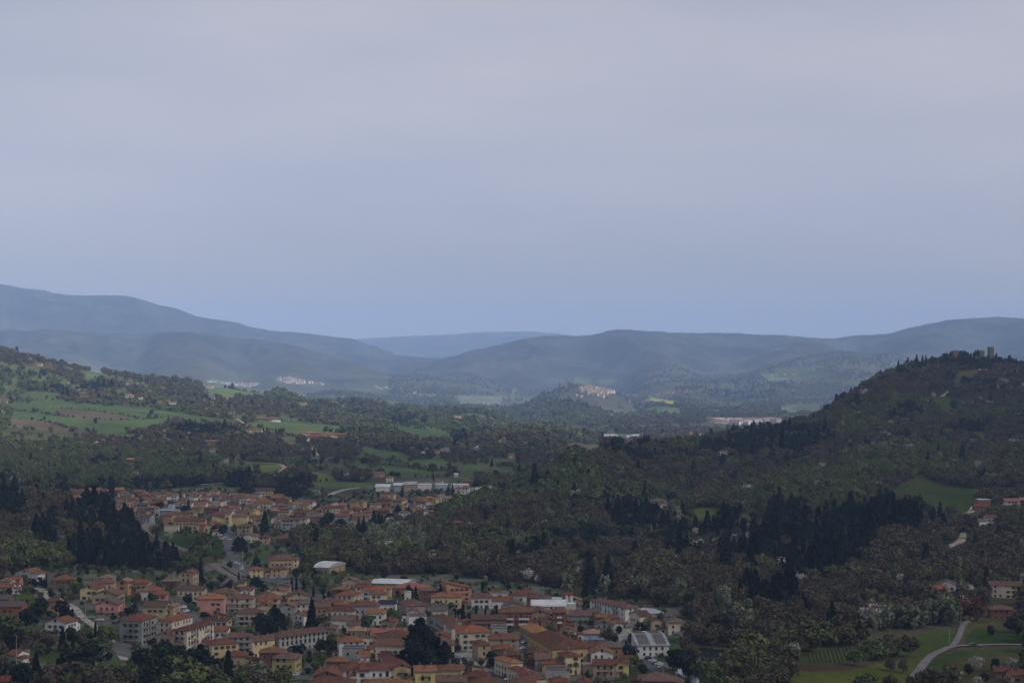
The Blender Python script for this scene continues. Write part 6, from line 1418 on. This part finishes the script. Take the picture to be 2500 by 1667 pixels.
# past three hundred houses the smallest become one mass
HS = sorted(HOBJ, key=lambda a: -a[0]); V, Fc, mi, mts = [], [], [], []
for rec in HS[300:]:
    o = rec[1]; DROPPED.add(o.name); st_ = [(o, mathutils.Matrix.LocRotScale(o.location, o.rotation_euler, None))]
    while st_:
        q, Mx = st_.pop()
        if q.data:
            n0 = len(V); V += [tuple(Mx@v.co) for v in q.data.vertices]
            ix = []
            for m in q.data.materials:
                if m not in mts: mts.append(m)
                ix.append(mts.index(m))
            for p in q.data.polygons: Fc.append(tuple(n0+i for i in p.vertices)); mi.append(ix[p.material_index])
        for c in q.children: st_.append((c, Mx@mathutils.Matrix.LocRotScale(c.location, c.rotation_euler, None)))
dead = []; PENDING[:] = [p for p in PENDING if p[0].name not in DROPPED]
for rec in HS[300:]:
    st_ = [rec[1]]
    while st_: q = st_.pop(); st_ += list(q.children); dead.append(q)
bpy.data.batch_remove(dead)
tag(link('outlying_houses', mesh('outlying_houses', V, Fc, mts, mi)), 'small tiled houses filling the second village and dotted over the slopes', 'houses', None, 'stuff')
finish_labels()
# ---------------------------------------------------------------- unseen clouds added to dim the foreground, and the air
cm = bpy.data.materials.new('added_shade_cloud'); cm.use_nodes = True; t = cm.node_tree; t.nodes.clear(); o_ = t.nodes.new('ShaderNodeOutputMaterial'); x_ = t.nodes.new('ShaderNodeMixShader'); tr = t.nodes.new('ShaderNodeBsdfTransparent'); tl = t.nodes.new('ShaderNodeBsdfTranslucent'); tl.inputs[0].default_value = (.34,.36,.4,1)
x_.inputs[0].default_value = .46; t.links.new(tr.outputs[0], x_.inputs[1]); t.links.new(tl.outputs[0], x_.inputs[2]); t.links.new(x_.outputs[0], o_.inputs[0])
def added_shade_cloud(cx_, cy_, rx, ry, z0, seed):
    V, Fc = [], []; a = np.linspace(0, 2*math.pi, 72, endpoint=False)
    for L_, zz in ((0, z0), (1, z0+280)):
        V.append((cx_, cy_, zz+(-20 if L_ == 0 else 60)))
        for i, t_ in enumerate(a): r = (1+.09*math.sin(t_*5+seed)+.05*math.sin(t_*11+seed*2)); V.append((cx_+math.cos(t_)*rx*r, cy_+math.sin(t_)*ry*r, zz))
    k = 73
    for i in range(72):
        j = (i+1) % 72; Fc += [(0, 1+j, 1+i), (k, k+1+i, k+1+j), (1+i, 1+j, k+1+j, k+1+i)]
    tag(link('added_shade_cloud', mesh('added_shade_cloud', V, Fc, cm)), kind='structure')
sh = 1900/math.tan(R(SUN_EL)); ox, oy = math.sin(R(SUN_AZ))*sh, math.cos(R(SUN_AZ))*sh
added_shade_cloud(ox+1050, oy+1100, 1450, 2500, 2050, 1)              # out of view, added to shade the two towns and the right hand hill
added_shade_cloud(-2600, -600, 3000, 4200, 2420, 3)                  # added unseen deck, cuts skylight on the foreground; its shadow misses the view
V, Fc = [], []; zlo = float(Z.min())-1; zhi = float(Z.max())+20; box(V, Fc, -34000, 34000, -300, 43000, zlo, zhi)
hz = link('haze', mesh('haze', V, Fc, [])); hm = bpy.data.materials.new('haze'); hm.use_nodes = True; t = hm.node_tree; t.nodes.clear(); o_ = t.nodes.new('ShaderNodeOutputMaterial'); pv = t.nodes.new('ShaderNodeVolumePrincipled')
pv.inputs['Density'].default_value = 4.3e-5; pv.inputs['Color'].default_value = (.42,.62,1,1); pv.inputs['Anisotropy'].default_value = -.2; t.links.new(pv.outputs[0], o_.inputs['Volume'])
hz.data.materials.append(hm); tag(hz, 'blue spring haze filling the valley', 'haze', None, 'stuff')
